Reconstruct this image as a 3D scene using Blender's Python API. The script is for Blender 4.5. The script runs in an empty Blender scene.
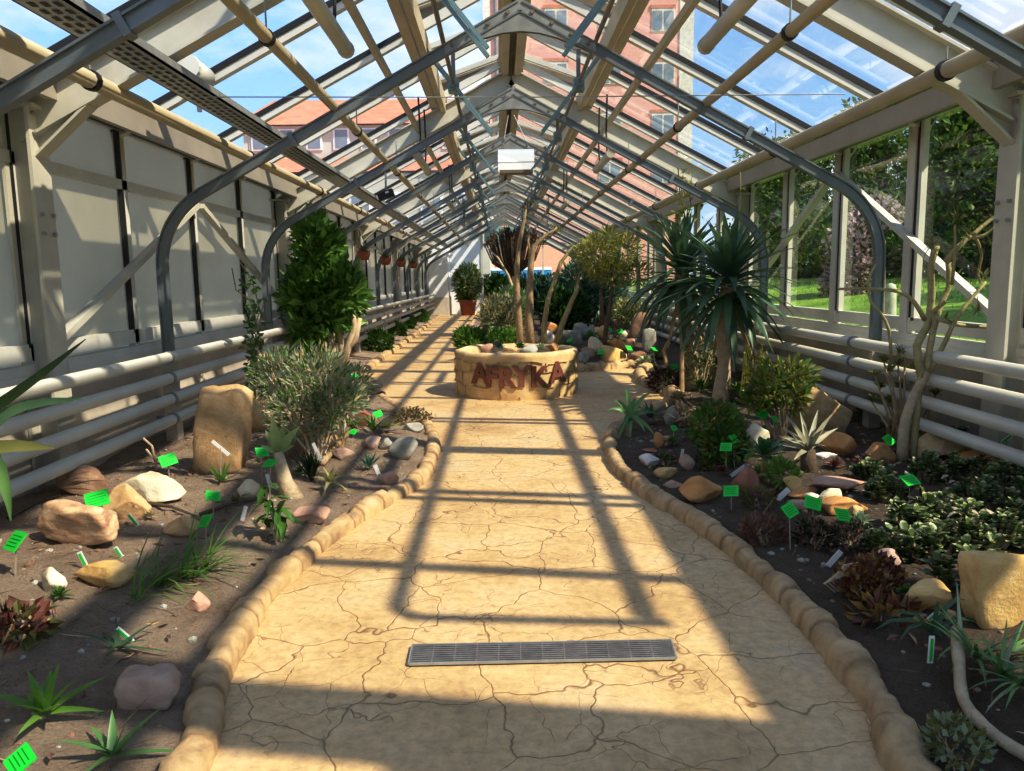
import bpy, bmesh, math, random
from mathutils import Vector, Matrix, noise as mnoise
SC = bpy.context.scene
COL = SC.collection
V = Vector
PI = math.pi
# ------------------------------------------------------------------ camera
F = 770.0; W, H = 1024, 771
CAMZ = 1.5; XR = 0.2                       # eye height, x of the ridge
yaw = math.atan((512 - 501.6) / F); pitch = math.atan((385.5 - 278.8) / F); roll = 0.015
RM = Matrix.Rotation(-yaw, 3, 'Z') @ Matrix.Rotation(PI / 2 - pitch, 3, 'X') @ Matrix.Rotation(-roll, 3, 'Z')
cam = bpy.data.cameras.new('camera'); cam.sensor_width = 36; cam.lens = 36 * F / W
cam.clip_end = 500; cam.clip_start = 0.05
co = bpy.data.objects.new('camera', cam); COL.objects.link(co)
co.matrix_world = Matrix.Translation((0, 0, CAMZ)) @ RM.to_4x4()
SC.camera = co
def ray(px, py):
    return RM @ V(((px - 512) / F, -(py - 385.5) / F, -1.0))
def soil(x, y): return 0.0
def G(px, py, z=0.0):                      # picture point -> point on the level z
    r = ray(px, py); t = (z - CAMZ) / r.z
    return V((r.x * t, r.y * t, z))
def S(px, py):                             # picture point -> point on the soil
    lo, hi = .5, -.02                      # level above and below the soil along the ray
    for _ in range(14):
        m = (lo + hi) / 2; p = G(px, py, m)
        if max(soil(p.x, p.y), 0) < m: lo = m
        else: hi = m
    p = G(px, py, lo); return V((p.x, p.y, max(soil(p.x, p.y), 0)))
def P(px, py, d):                          # picture point -> point at distance d down the house
    r = ray(px, py); t = d / r.y
    return V((r.x * t, d, CAMZ + r.z * t))
# ------------------------------------------------------------------ materials
def nt(name):
    m = bpy.data.materials.new(name); m.use_nodes = True
    n = m.node_tree; n.nodes.clear()
    o = n.nodes.new('ShaderNodeOutputMaterial')
    return m, n, o
def N(n, t, **kw):
    k = n.nodes.new(t)
    for a, b in kw.items():
        if a in k.inputs: k.inputs[a].default_value = b
        else: setattr(k, a, b)
    return k
def c4(c): return (c[0], c[1], c[2], 1)
def mul(c, f): return tuple(min(1, x * f) for x in c)
def ramp(n, fac, stops):
    r = n.nodes.new('ShaderNodeValToRGB'); e = r.color_ramp.elements
    while len(e) < len(stops): e.new(0.5)
    for i, (p, c) in enumerate(stops): e[i].position = p; e[i].color = c4(c)
    n.links.new(fac, r.inputs[0]); return r
def mat(name, col, rough=.6, var=.2, scale=6., bump=0., metal=0., col2=None, bscale=None, spec=.4, rnd=0.):
    m, n, o = nt(name); L = n.links
    tc = N(n, 'ShaderNodeTexCoord')
    nz = N(n, 'ShaderNodeTexNoise', Scale=scale, Detail=5., Roughness=.6)
    L.new(tc.outputs['Object'], nz.inputs['Vector'])
    r = ramp(n, nz.outputs[0], [(.3, mul(col, 1 - var)), (.7, col2 or mul(col, 1 + var))])
    b = N(n, 'ShaderNodeBsdfPrincipled', Roughness=rough, Metallic=metal)
    b.inputs['Specular IOR Level'].default_value = spec
    out = r.outputs[0]
    if rnd:
        oi = N(n, 'ShaderNodeObjectInfo'); hs = N(n, 'ShaderNodeHueSaturation')
        mr = N(n, 'ShaderNodeMapRange'); mr.inputs[3].default_value = 1 - rnd; mr.inputs[4].default_value = 1 + rnd
        L.new(oi.outputs['Random'], mr.inputs[0]); L.new(mr.outputs[0], hs.inputs['Value']); L.new(out, hs.inputs['Color']); out = hs.outputs[0]
    L.new(out, b.inputs['Base Color'])
    if bump:
        n2 = N(n, 'ShaderNodeTexNoise', Scale=bscale or scale * 4, Detail=6.)
        L.new(tc.outputs['Object'], n2.inputs['Vector'])
        bp = N(n, 'ShaderNodeBump', Strength=bump, Distance=.02)
        L.new(n2.outputs[0], bp.inputs['Height']); L.new(bp.outputs[0], b.inputs['Normal'])
    L.new(b.outputs[0], o.inputs[0]); return m
def leafmat(name, col, col2=None, scale=3., tr=.3, rough=.5):
    m, n, o = nt(name); L = n.links
    tc = N(n, 'ShaderNodeTexCoord'); nz = N(n, 'ShaderNodeTexNoise', Scale=scale, Detail=3.)
    L.new(tc.outputs['Object'], nz.inputs['Vector'])
    r = ramp(n, nz.outputs[0], [(.32, mul(col, .7)), (.68, col2 or mul(col, 1.3))])
    b = N(n, 'ShaderNodeBsdfPrincipled', Roughness=rough); b.inputs['Specular IOR Level'].default_value = .35
    t = N(n, 'ShaderNodeBsdfTranslucent'); mx = N(n, 'ShaderNodeMixShader'); mx.inputs[0].default_value = tr
    L.new(r.outputs[0], b.inputs['Base Color']); L.new(r.outputs[0], t.inputs[0])
    L.new(b.outputs[0], mx.inputs[1]); L.new(t.outputs[0], mx.inputs[2]); L.new(mx.outputs[0], o.inputs[0])
    return m
def glass(name, tint=(1, 1, 1), milk=.08, refl=1.0):
    m, n, o = nt(name); L = n.links
    t = N(n, 'ShaderNodeBsdfTransparent'); t.inputs[0].default_value = c4(tint)
    g = N(n, 'ShaderNodeBsdfGlossy', Roughness=.03); d = N(n, 'ShaderNodeBsdfDiffuse'); d.inputs[0].default_value = (.9, .92, .95, 1)
    tl = N(n, 'ShaderNodeBsdfTranslucent'); tl.inputs[0].default_value = (.9, .92, .95, 1)
    lw = N(n, 'ShaderNodeLayerWeight', Blend=.12)
    ml = N(n, 'ShaderNodeMath', operation='MULTIPLY'); ml.inputs[1].default_value = refl
    L.new(lw.outputs['Fresnel'], ml.inputs[0])
    tc = N(n, 'ShaderNodeTexCoord'); nz = N(n, 'ShaderNodeTexNoise', Scale=2.5, Detail=6.)
    mp = N(n, 'ShaderNodeMapping'); mp.inputs['Scale'].default_value = (.5, 3, .5)
    L.new(tc.outputs['Object'], mp.inputs[0]); L.new(mp.outputs[0], nz.inputs['Vector'])
    mr = N(n, 'ShaderNodeMapRange'); mr.inputs[1].default_value = .35; mr.inputs[2].default_value = .75
    mr.inputs[3].default_value = milk * .4; mr.inputs[4].default_value = milk * 1.8
    L.new(nz.outputs[0], mr.inputs[0])
    dm = N(n, 'ShaderNodeMixShader'); dm.inputs[0].default_value = .6
    L.new(d.outputs[0], dm.inputs[1]); L.new(tl.outputs[0], dm.inputs[2])
    a = N(n, 'ShaderNodeMixShader'); L.new(mr.outputs[0], a.inputs[0]); L.new(t.outputs[0], a.inputs[1]); L.new(dm.outputs[0], a.inputs[2])
    b = N(n, 'ShaderNodeMixShader'); L.new(ml.outputs[0], b.inputs[0]); L.new(a.outputs[0], b.inputs[1]); L.new(g.outputs[0], b.inputs[2])
    L.new(b.outputs[0], o.inputs[0]); return m
M = {}
M['beige'] = mat('beige_paint', (.55, .53, .44), .45, .1, 3)
M['cream'] = mat('cream_paint', (.66, .645, .56), .5, .1, 3)
M['tan_steel'] = mat('tan_painted_steel', (.53, .46, .32), .45, .12, 3)
M['steel'] = mat('grey_steel', (.215, .245, .25), .38, .15, 4, metal=.35)
M['blue_steel'] = mat('blue_green_steel', (.22, .34, .36), .4, .15, 5, metal=.4)
M['brown_steel'] = mat('brown_steel', (.23, .19, .14), .5, .2, 5, metal=.2)
M['dark'] = mat('dark_rubber', (.02, .02, .02), .6, .2, 8)
M['pipe_l'] = mat('ivory_pipe', (.58, .56, .46), .4, .08, 2)
M['pipe_r'] = mat('warm_ivory_pipe', (.58, .55, .45), .4, .08, 2)
M['tan_pipe'] = mat('tan_pipe', (.48, .41, .27), .42, .12, 3)
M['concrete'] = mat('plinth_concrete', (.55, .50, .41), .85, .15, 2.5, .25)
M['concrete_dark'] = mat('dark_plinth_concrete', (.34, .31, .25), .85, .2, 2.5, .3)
M['white'] = mat('white_paint', (.82, .84, .83), .5, .05, 2)
M['whiteplastic'] = mat('white_plastic', (.85, .84, .80), .4, .05, 5)
M['lampbox'] = mat('ivory_enamel_sunglow', (.95, .94, .86), .35, .03, 3)
_b = [x for x in M['lampbox'].node_tree.nodes if x.type == 'BSDF_PRINCIPLED'][0]; _b.inputs['Emission Color'].default_value = (1, .98, .9, 1); _b.inputs['Emission Strength'].default_value = .45  # weak glow stands in for sunlight on the white housing
M['galv'] = mat('galvanised', (.36, .37, .34), .4, .15, 12, metal=.4)
M['taupe'] = mat('taupe_paint', (.34, .31, .25), .5, .1, 2)
M['glass'] = glass('roof_glass', (.97, .98, 1), .07, .28)
M['glassw'] = glass('wall_glass', (.97, 1, .98), .002, .25)
def frosted():
    m, n, o = nt('frosted_pane'); L = n.links
    tc = N(n, 'ShaderNodeTexCoord'); nz = N(n, 'ShaderNodeTexNoise', Scale=.9, Detail=5.)
    L.new(tc.outputs['Object'], nz.inputs['Vector'])
    r = ramp(n, nz.outputs[0], [(.3, (.47, .44, .31)), (.7, (.62, .585, .44))])
    b = N(n, 'ShaderNodeBsdfPrincipled', Roughness=.35); t = N(n, 'ShaderNodeBsdfTranslucent')
    mx = N(n, 'ShaderNodeMixShader'); mx.inputs[0].default_value = .55
    L.new(r.outputs[0], b.inputs['Base Color']); L.new(r.outputs[0], t.inputs[0])
    L.new(b.outputs[0], mx.inputs[1]); L.new(t.outputs[0], mx.inputs[2]); L.new(mx.outputs[0], o.inputs[0]); return m
M['frosted'] = frosted()
def paving():
    m, n, o = nt('stamped_concrete'); L = n.links
    tc = N(n, 'ShaderNodeTexCoord')
    n0 = N(n, 'ShaderNodeTexNoise', Scale=2.2, Detail=3.5, Roughness=.6)
    L.new(tc.outputs['Object'], n0.inputs['Vector'])
    sc = N(n, 'ShaderNodeVectorMath', operation='SCALE'); sc.inputs['Scale'].default_value = .30
    L.new(n0.outputs['Color'], sc.inputs[0])
    ad = N(n, 'ShaderNodeVectorMath', operation='ADD'); L.new(tc.outputs['Object'], ad.inputs[0]); L.new(sc.outputs[0], ad.inputs[1])
    def vor(scale, wid):
        v = N(n, 'ShaderNodeTexVoronoi', feature='DISTANCE_TO_EDGE', Scale=scale)
        L.new(ad.outputs[0], v.inputs['Vector'])
        r = N(n, 'ShaderNodeMapRange'); r.inputs[1].default_value = 0; r.inputs[2].default_value = wid
        L.new(v.outputs['Distance'], r.inputs[0]); return r.outputs[0]
    v1 = vor(2.2, .012); v2 = vor(4.8, .009)
    n1 = N(n, 'ShaderNodeTexNoise', Scale=1.7, Detail=4.); L.new(tc.outputs['Object'], n1.inputs['Vector'])
    gate = N(n, 'ShaderNodeMapRange'); gate.inputs[1].default_value = .45; gate.inputs[2].default_value = .6
    L.new(n1.outputs[0], gate.inputs[0])
    mx2 = N(n, 'ShaderNodeMath', operation='MAXIMUM'); L.new(v2, mx2.inputs[0]); L.new(gate.outputs[0], mx2.inputs[1])
    mn = N(n, 'ShaderNodeMath', operation='MINIMUM'); L.new(v1, mn.inputs[0]); L.new(mx2.outputs[0], mn.inputs[1])
    n3 = N(n, 'ShaderNodeTexNoise', Scale=1.1, Detail=8., Roughness=.65); L.new(tc.outputs['Object'], n3.inputs['Vector'])
    base = ramp(n, n3.outputs[0], [(.26, (.38, .27, .13)), (.40, (.57, .385, .18)), (.53, (.69, .48, .245)), (.64, (.67, .50, .29)), (.78, (.47, .39, .22))])
    n4 = N(n, 'ShaderNodeTexNoise', Scale=22., Detail=6., Roughness=.7); L.new(tc.outputs['Object'], n4.inputs['Vector'])
    sp = ramp(n, n4.outputs[0], [(.32, (.62, .62, .62)), (.6, (1.0, 1.0, 1.0))])
    m1 = N(n, 'ShaderNodeMixRGB', blend_type='MULTIPLY'); m1.inputs[0].default_value = .8
    L.new(base.outputs[0], m1.inputs[1]); L.new(sp.outputs[0], m1.inputs[2])
    ck = ramp(n, mn.outputs[0], [(0, (.30, .24, .17)), (.75, (1, 1, 1))])
    m2 = N(n, 'ShaderNodeMixRGB', blend_type='MULTIPLY'); m2.inputs[0].default_value = .85
    L.new(m1.outputs[0], m2.inputs[1]); L.new(ck.outputs[0], m2.inputs[2])
    b = N(n, 'ShaderNodeBsdfPrincipled', Roughness=.6)
    L.new(m2.outputs[0], b.inputs['Base Color'])
    h = N(n, 'ShaderNodeMath', operation='MULTIPLY_ADD'); h.inputs[1].default_value = .35
    L.new(n4.outputs[0], h.inputs[0]); L.new(mn.outputs[0], h.inputs[2])
    bp = N(n, 'ShaderNodeBump', Strength=.45, Distance=.012); L.new(h.outputs[0], bp.inputs['Height']); L.new(bp.outputs[0], b.inputs['Normal'])
    L.new(b.outputs[0], o.inputs[0]); return m
M['paving'] = paving()
def soilmat(name='bed_soil', dk=1.):
    m, n, o = nt(name); L = n.links
    tc = N(n, 'ShaderNodeTexCoord')
    n1 = N(n, 'ShaderNodeTexNoise', Scale=2.8, Detail=12., Roughness=.78); L.new(tc.outputs['Object'], n1.inputs['Vector'])
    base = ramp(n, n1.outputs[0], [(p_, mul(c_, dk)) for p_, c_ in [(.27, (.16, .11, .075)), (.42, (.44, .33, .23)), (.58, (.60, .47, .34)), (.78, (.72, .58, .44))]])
    v = N(n, 'ShaderNodeTexVoronoi', Scale=70.); L.new(tc.outputs['Object'], v.inputs['Vector'])
    sp = N(n, 'ShaderNodeMapRange'); sp.inputs[1].default_value = .0; sp.inputs[2].default_value = .16; sp.inputs[3].default_value = 1; sp.inputs[4].default_value = 0
    L.new(v.outputs['Distance'], sp.inputs[0])
    n2 = N(n, 'ShaderNodeTexNoise', Scale=9., Detail=3.); L.new(tc.outputs['Object'], n2.inputs['Vector'])
    g = N(n, 'ShaderNodeMapRange'); g.inputs[1].default_value = .5; g.inputs[2].default_value = .62; L.new(n2.outputs[0], g.inputs[0])
    ml = N(n, 'ShaderNodeMath', operation='MULTIPLY'); L.new(sp.outputs[0], ml.inputs[0]); L.new(g.outputs[0], ml.inputs[1])
    gn = N(n, 'ShaderNodeTexNoise', Scale=85., Detail=6., Roughness=.8); L.new(tc.outputs['Object'], gn.inputs['Vector'])
    gr = ramp(n, gn.outputs[0], [(.34, (.42, .40, .38)), (.48, (.95, .95, .95)), (.6, (1., 1., 1.))]); gm = N(n, 'ShaderNodeMixRGB', blend_type='MULTIPLY'); gm.inputs[0].default_value = .9
    L.new(base.outputs[0], gm.inputs[1]); L.new(gr.outputs[0], gm.inputs[2]); base = gm
    mx = N(n, 'ShaderNodeMixRGB'); mx.inputs[2].default_value = (.62, .52, .4, 1); L.new(ml.outputs[0], mx.inputs[0]); L.new(base.outputs[0], mx.inputs[1])
    b = N(n, 'ShaderNodeBsdfPrincipled', Roughness=.95); b.inputs['Specular IOR Level'].default_value = .1
    L.new(mx.outputs[0], b.inputs['Base Color'])
    n3 = N(n, 'ShaderNodeTexNoise', Scale=45., Detail=8., Roughness=.75); L.new(tc.outputs['Object'], n3.inputs['Vector'])
    bp = N(n, 'ShaderNodeBump', Strength=1., Distance=.06); L.new(n3.outputs[0], bp.inputs['Height']); L.new(bp.outputs[0], b.inputs['Normal'])
    L.new(b.outputs[0], o.inputs[0]); return m
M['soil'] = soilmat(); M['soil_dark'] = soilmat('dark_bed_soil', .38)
def rockmat(name, a, b_, c_=None, streak=0.):
    m, n, o = nt(name); L = n.links
    tc = N(n, 'ShaderNodeTexCoord'); oi = N(n, 'ShaderNodeObjectInfo')
    ad = N(n, 'ShaderNodeVectorMath', operation='ADD'); L.new(tc.outputs['Object'], ad.inputs[0])
    sc = N(n, 'ShaderNodeVectorMath', operation='SCALE'); sc.inputs[0].default_value = (9, 7, 5); L.new(oi.outputs['Random'], sc.inputs['Scale'])
    L.new(sc.outputs[0], ad.inputs[1])
    mp = N(n, 'ShaderNodeMapping'); mp.inputs['Scale'].default_value = (1, 1, 1 + streak); mp.inputs['Rotation'].default_value = (.5, .3, .4)
    L.new(ad.outputs[0], mp.inputs[0])
    nz = N(n, 'ShaderNodeTexNoise', Scale=6., Detail=8., Roughness=.65, Distortion=.6); L.new(mp.outputs[0], nz.inputs['Vector'])
    r = ramp(n, nz.outputs[0], [(.3, b_), (.52, a), (.72, c_ or mul(a, 1.25))])
    b = N(n, 'ShaderNodeBsdfPrincipled', Roughness=.85); b.inputs['Specular IOR Level'].default_value = .2
    L.new(r.outputs[0], b.inputs['Base Color'])
    n3 = N(n, 'ShaderNodeTexNoise', Scale=28., Detail=8., Roughness=.7); L.new(ad.outputs[0], n3.inputs['Vector'])
    bp = N(n, 'ShaderNodeBump', Strength=.5, Distance=.02); L.new(n3.outputs[0], bp.inputs['Height']); L.new(bp.outputs[0], b.inputs['Normal'])
    L.new(b.outputs[0], o.inputs[0]); return m
R = {}
R['tan'] = rockmat('tan_sandstone', (.60, .42, .22), (.42, .26, .12), (.74, .56, .33))
R['gold'] = rockmat('golden_sandstone', (.70, .48, .20), (.52, .32, .12), (.80, .60, .30))
R['pale'] = rockmat('pale_limestone', (.74, .66, .46), (.55, .45, .28), (.82, .76, .58))
R['white'] = rockmat('white_quartz', (.72, .68, .63), (.55, .48, .42), (.85, .82, .78))
R['grey'] = rockmat('grey_stone', (.38, .37, .31), (.24, .22, .18), (.50, .48, .42))
R['pink'] = rockmat('pink_sandstone', (.56, .36, .26), (.42, .24, .17), (.68, .48, .36))
R['red'] = rockmat('red_sandstone', (.40, .17, .11), (.26, .10, .07), (.52, .26, .18))
R['brown'] = rockmat('brown_stone', (.30, .19, .12), (.17, .10, .065), (.42, .30, .20))
R['orange'] = rockmat('orange_sandstone', (.62, .33, .13), (.44, .20, .07), (.74, .45, .22))
R['striped'] = rockmat('striped_sandstone', (.66, .46, .28), (.42, .22, .14), (.80, .68, .42), 4.)
R['mauve'] = rockmat('pinkish_grey_stone', (.50, .36, .28), (.38, .26, .20), (.62, .48, .38))
M['kerb'] = rockmat('kerb_stone', (.52, .37, .20), (.30, .21, .12), (.62, .47, .28))
def _joints():
    n = M['kerb'].node_tree; L = n.links; b = [x for x in n.nodes if x.type == 'BSDF_PRINCIPLED'][0]; src = b.inputs['Base Color'].links[0].from_socket
    at = N(n, 'ShaderNodeAttribute', attribute_name='joint'); mx = N(n, 'ShaderNodeMixRGB', blend_type='MULTIPLY'); mx.inputs[0].default_value = 1
    r = ramp(n, at.outputs['Fac'], [(0, (1, 1, 1)), (1, (.46, .38, .30))]); L.new(src, mx.inputs[1]); L.new(r.outputs[0], mx.inputs[2]); L.new(mx.outputs[0], b.inputs['Base Color'])
_joints()
M['planter'] = mat('planter_concrete', (.62, .44, .21), .75, .22, 5, .4, col2=(.74, .56, .30), bscale=16)
M['rust'] = mat('rusty_letters', (.20, .07, .04), .7, .3, 14, .3)
M['terracotta'] = mat('terracotta', (.30, .09, .05), .75, .2, 5, .1)
M['grate'] = mat('grate_steel', (.25, .24, .23), .4, .25, 20, metal=.4)
M['grategap'] = mat('grate_gap', (.03, .028, .025), .8, .2, 10)
M['tag'] = mat('green_card', (.01, .60, .05), .5, .06, 10)
M['tagdark'] = mat('dark_green_print', (.005, .22, .02), .5, .1, 10)
M['stake'] = mat('grey_stake', (.42, .36, .28), .6, .15, 10)
M['bark'] = mat('tan_bark', (.36, .27, .15), .85, .3, 14, .5)
M['bark_pale'] = mat('pale_bark', (.50, .40, .26), .85, .25, 14, .4)
M['bark_dark'] = mat('dark_bark', (.12, .085, .05), .9, .3, 14, .4)
M['bark_olive'] = mat('olive_bark', (.38, .33, .16), .8, .25, 14, .4)
M['dry'] = mat('dry_leaf', (.50, .36, .18), .8, .3, 10)
M['dracaena'] = leafmat('dracaena_leaf', (.045, .12, .06), (.13, .24, .11), 2., .25, .38)
M['green'] = leafmat('mid_green_leaf', (.09, .22, .035), (.17, .34, .05))
M['deep'] = leafmat('deep_green_leaf', (.045, .15, .022), (.12, .28, .04))
M['dark_green'] = leafmat('very_dark_leaf', (.012, .03, .008), (.035, .07, .02))
M['bright'] = leafmat('bright_green_leaf', (.15, .36, .04), (.28, .5, .09))
M['aloe'] = leafmat('aloe_leaf', (.09, .24, .07), (.20, .36, .11), 4., .15, .4)
M['aloe_y'] = leafmat('yellowed_aloe_leaf', (.38, .40, .12), (.52, .48, .20), 4., .2, .5)
M['agave'] = leafmat('grey_agave_leaf', (.33, .33, .22), (.48, .45, .32), 4., .1, .5)
M['sage'] = leafmat('grey_green_leaf', (.28, .38, .22), (.45, .53, .34))
M['bluegreen'] = leafmat('blue_green_leaf', (.06, .19, .12), (.14, .32, .20))
M['yellowgreen'] = leafmat('yellow_green_leaf', (.30, .32, .05), (.45, .44, .09))
M['olive'] = leafmat('olive_leaf', (.16, .18, .045), (.28, .28, .08))
M['rosette'] = leafmat('fleshy_green_leaf', (.05, .17, .05), (.12, .30, .09), 6., .1, .35)
M['paddle'] = leafmat('paddle_leaf', (.06, .12, .035), (.14, .20, .06), 6., .1, .4)
M['paddle_edge'] = leafmat('pale_leaf_edge', (.42, .44, .20), (.55, .54, .30), 6., .1, .4)
M['maroon'] = leafmat('maroon_leaf', (.12, .04, .03), (.22, .09, .055), 8., .1)
M['sedum'] = leafmat('brown_gold_leaf', (.28, .11, .04), (.48, .30, .08), 9., .15)
M['straw'] = leafmat('straw_leaf', (.48, .40, .20), (.62, .52, .28), 5., .2, .7)
M['twig'] = leafmat('dry_brown_twig', (.17, .09, .06), (.28, .17, .11), 6., .1, .8)
M['pinkflower'] = leafmat('pink_blossom', (.60, .40, .46), (.80, .60, .62), 2., .3)
M['tree1'] = leafmat('tree_leaf_dark', (.018, .042, .008), (.09, .13, .02), .8, .25)
M['turf'] = leafmat('turf_blade', (.22, .36, .04), (.38, .50, .08), 1.5, .3, .8)
M['tree2'] = leafmat('tree_leaf_fresh', (.11, .20, .025), (.24, .34, .05), .8, .35)
M['lawn'] = mat('lawn_grass', (.16, .30, .03), .9, .35, 1.2, .6, col2=(.30, .46, .06), bscale=30)
# ------------------------------------------------------------------ mesh builder
class MB:
    def __init__(s): s.v = []; s.f = []; s.mi = []; s.m = 0
    def add(s, vs, fs):
        o = len(s.v); s.v += [V(p) for p in vs]
        for f in fs: s.f.append([i + o for i in f]); s.mi.append(s.m)
    def box(s, a, b):
        x0, y0, z0 = a; x1, y1, z1 = b
        s.add([(x0, y0, z0), (x1, y0, z0), (x1, y1, z0), (x0, y1, z0), (x0, y0, z1), (x1, y0, z1), (x1, y1, z1), (x0, y1, z1)],
              [(0, 3, 2, 1), (4, 5, 6, 7), (0, 1, 5, 4), (1, 2, 6, 5), (2, 3, 7, 6), (3, 0, 4, 7)])
    def beam(s, a, b, w, h, up=(0, 0, 1)):              # bar from a to b, w across, h along up
        a = V(a); b = V(b); d = (b - a).normalized(); r = d.cross(V(up))
        r = r.normalized() if r.length > 1e-6 else V((1, 0, 0)); u = r.cross(d).normalized()
        r = r * w / 2; u = u * h / 2
        vs = [a - r - u, a + r - u, a + r + u, a - r + u, b - r - u, b + r - u, b + r + u, b - r + u]
        s.add(vs, [(0, 1, 2, 3), (7, 6, 5, 4), (0, 4, 5, 1), (1, 5, 6, 2), (2, 6, 7, 3), (3, 7, 4, 0)])
    def ibeam(s, a, b, w, h, t=.014, up=(0, 0, 1)):     # rolled I section
        a = V(a); b = V(b); d = (b - a).normalized(); r = d.cross(V(up)).normalized(); u = r.cross(d).normalized()
        s.beam(a + u * (h / 2 - t / 2), b + u * (h / 2 - t / 2), w, t, up); s.beam(a - u * (h / 2 - t / 2), b - u * (h / 2 - t / 2), w, t, up)
        s.beam(a, b, t, h - 2 * t, up)
    def tube(s, pts, rad, n=8, cap=True):
        pts = [V(p) for p in pts]; k = len(pts)
        rad = rad if isinstance(rad, (list, tuple)) else [rad] * k
        o = len(s.v); prev = None
        for i, p in enumerate(pts):
            d = (pts[min(i + 1, k - 1)] - pts[max(i - 1, 0)])
            d = d.normalized() if d.length > 1e-9 else V((0, 0, 1))
            if prev is None:
                r = d.cross(V((0, 0, 1)));  r = r if r.length > .05 else d.cross(V((0, 1, 0)))
            else: r = prev - d * prev.dot(d)
            r.normalize(); prev = r; u = d.cross(r)
            for j in range(n):
                a = 2 * PI * j / n; s.v.append(p + (r * math.cos(a) + u * math.sin(a)) * rad[i])
        for i in range(k - 1):
            for j in range(n):
                s.f.append([o + i * n + j, o + i * n + (j + 1) % n, o + (i + 1) * n + (j + 1) % n, o + (i + 1) * n + j]); s.mi.append(s.m)
        if cap:
            s.f.append([o + j for j in range(n)][::-1]); s.mi.append(s.m)
            s.f.append([o + (k - 1) * n + j for j in range(n)]); s.mi.append(s.m)
    def lathe(s, prof, c, n=32):                         # prof: (radius, z) round the upright axis at c
        o = len(s.v); c = V(c)
        for (r, z) in prof:
            for j in range(n):
                a = 2 * PI * j / n; s.v.append(c + V((r * math.cos(a), r * math.sin(a), z)))
        for i in range(len(prof) - 1):
            for j in range(n):
                s.f.append([o + i * n + j, o + i * n + (j + 1) % n, o + (i + 1) * n + (j + 1) % n, o + (i + 1) * n + j]); s.mi.append(s.m)
    def quad(s, a, b, c, d): s.add([a, b, c, d], [(0, 1, 2, 3)])
    def leaf(s, p, d, L, w, droop=.5, segs=4, fold=.25, kind='lance', up=None, edge=None):
        p = V(p); d = V(d).normalized(); o = len(s.v); m0 = s.m
        side = d.cross(V((0, 0, 1)))
        if side.length < .05: side = V((random.uniform(-1, 1), random.uniform(-1, 1), 0))
        if up is not None: side = d.cross(V(up))
        side.normalize()
        for i in range(segs + 1):
            t = i / segs
            if kind == 'lance': ww = math.sin(PI * (.12 + .88 * t) ** .8) * 1.02
            elif kind == 'sword': ww = min(1, .55 + 2 * t) * (1 - t ** 3) ** .9
            elif kind == 'taper': ww = (1 - t) ** .75
            else: ww = math.sin(PI * min(1, (.08 + .95 * t ** 1.6)) ) ** .7 if t < 1 else 0.05     # paddle
            ww = max(ww, .03) * w / 2
            nrm = side.cross(d)
            s.v += [p - side * ww + nrm * ww * fold, p.copy(), p + side * ww + nrm * ww * fold]
            p = p + d * (L / segs)
            d = (d + V((0, 0, -1)) * droop / segs).normalized()
        for i in range(segs):
            for j in range(2):
                a = o + i * 3 + j; s.f.append([a, a + 1, a + 4, a + 3])
                s.mi.append(edge if (edge is not None and i == segs - 1) else s.m)
    def chip(s, p, d, L, w, nrm=None):                   # one small four cornered leaf
        d = V(d).normalized(); r = nrm if nrm is not None else V((random.uniform(-1, 1), random.uniform(-1, 1), random.uniform(-1, 1)))
        sd = d.cross(r); sd = sd.normalized() if sd.length > 1e-4 else V((1, 0, 0))
        k = sd.cross(d) * w * .2
        s.add([p, p + d * L * .5 - sd * w / 2 + k, p + d * L, p + d * L * .5 + sd * w / 2 + k], [(0, 1, 2, 3)])
    def build(s, name, mats, parent=None, loc=None, smooth=False):
        if parent is not None: org = V(parent['_o'])
        else: org = V(loc) if loc is not None else V((0, 0, 0))
        me = bpy.data.meshes.new(name); me.from_pydata([tuple(p - org) for p in s.v], [], s.f)
        mats = mats if isinstance(mats, (list, tuple)) else [mats]
        for m in mats: me.materials.append(m)
        if len(mats) > 1: me.polygons.foreach_set('material_index', s.mi)
        if smooth: me.polygons.foreach_set('use_smooth', [True] * len(me.polygons))
        me.update()
        o = bpy.data.objects.new(name, me); COL.objects.link(o)
        if parent is not None: o.parent = parent
        else: o.location = org
        o['_o'] = tuple(org)
        return o
def thing(name, loc, label, cat, group=None):
    o = bpy.data.objects.new(name, None); COL.objects.link(o); o.location = loc; o['_o'] = tuple(loc)
    o.empty_display_size = .1
    return tag(o, label, cat, group)
def tag(o, label, cat, group=None):
    o['label'] = label; o['category'] = cat
    if group: o['group'] = group
    return o
def struct(o): o['kind'] = 'structure'; return o
def stuff(o): o['kind'] = 'stuff'; return o
def sroot(name, loc=(0, 0, 0)):
    o = bpy.data.objects.new(name, None); COL.objects.link(o); o.location = loc; o['_o'] = tuple(loc); return struct(o)
ORD = ['nearest', 'second', 'third', 'fourth', 'fifth', 'sixth', 'seventh', 'eighth', 'ninth', 'tenth', 'eleventh', 'twelfth', 'thirteenth', 'fourteenth']
rnd = random.Random(7); random.seed(11)
def rv(a=1.): return V((rnd.uniform(-a, a), rnd.uniform(-a, a), rnd.uniform(-a, a)))
def rdir():
    while True:
        v = rv()
        if .05 < v.length < 1: return v.normalized()
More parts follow.
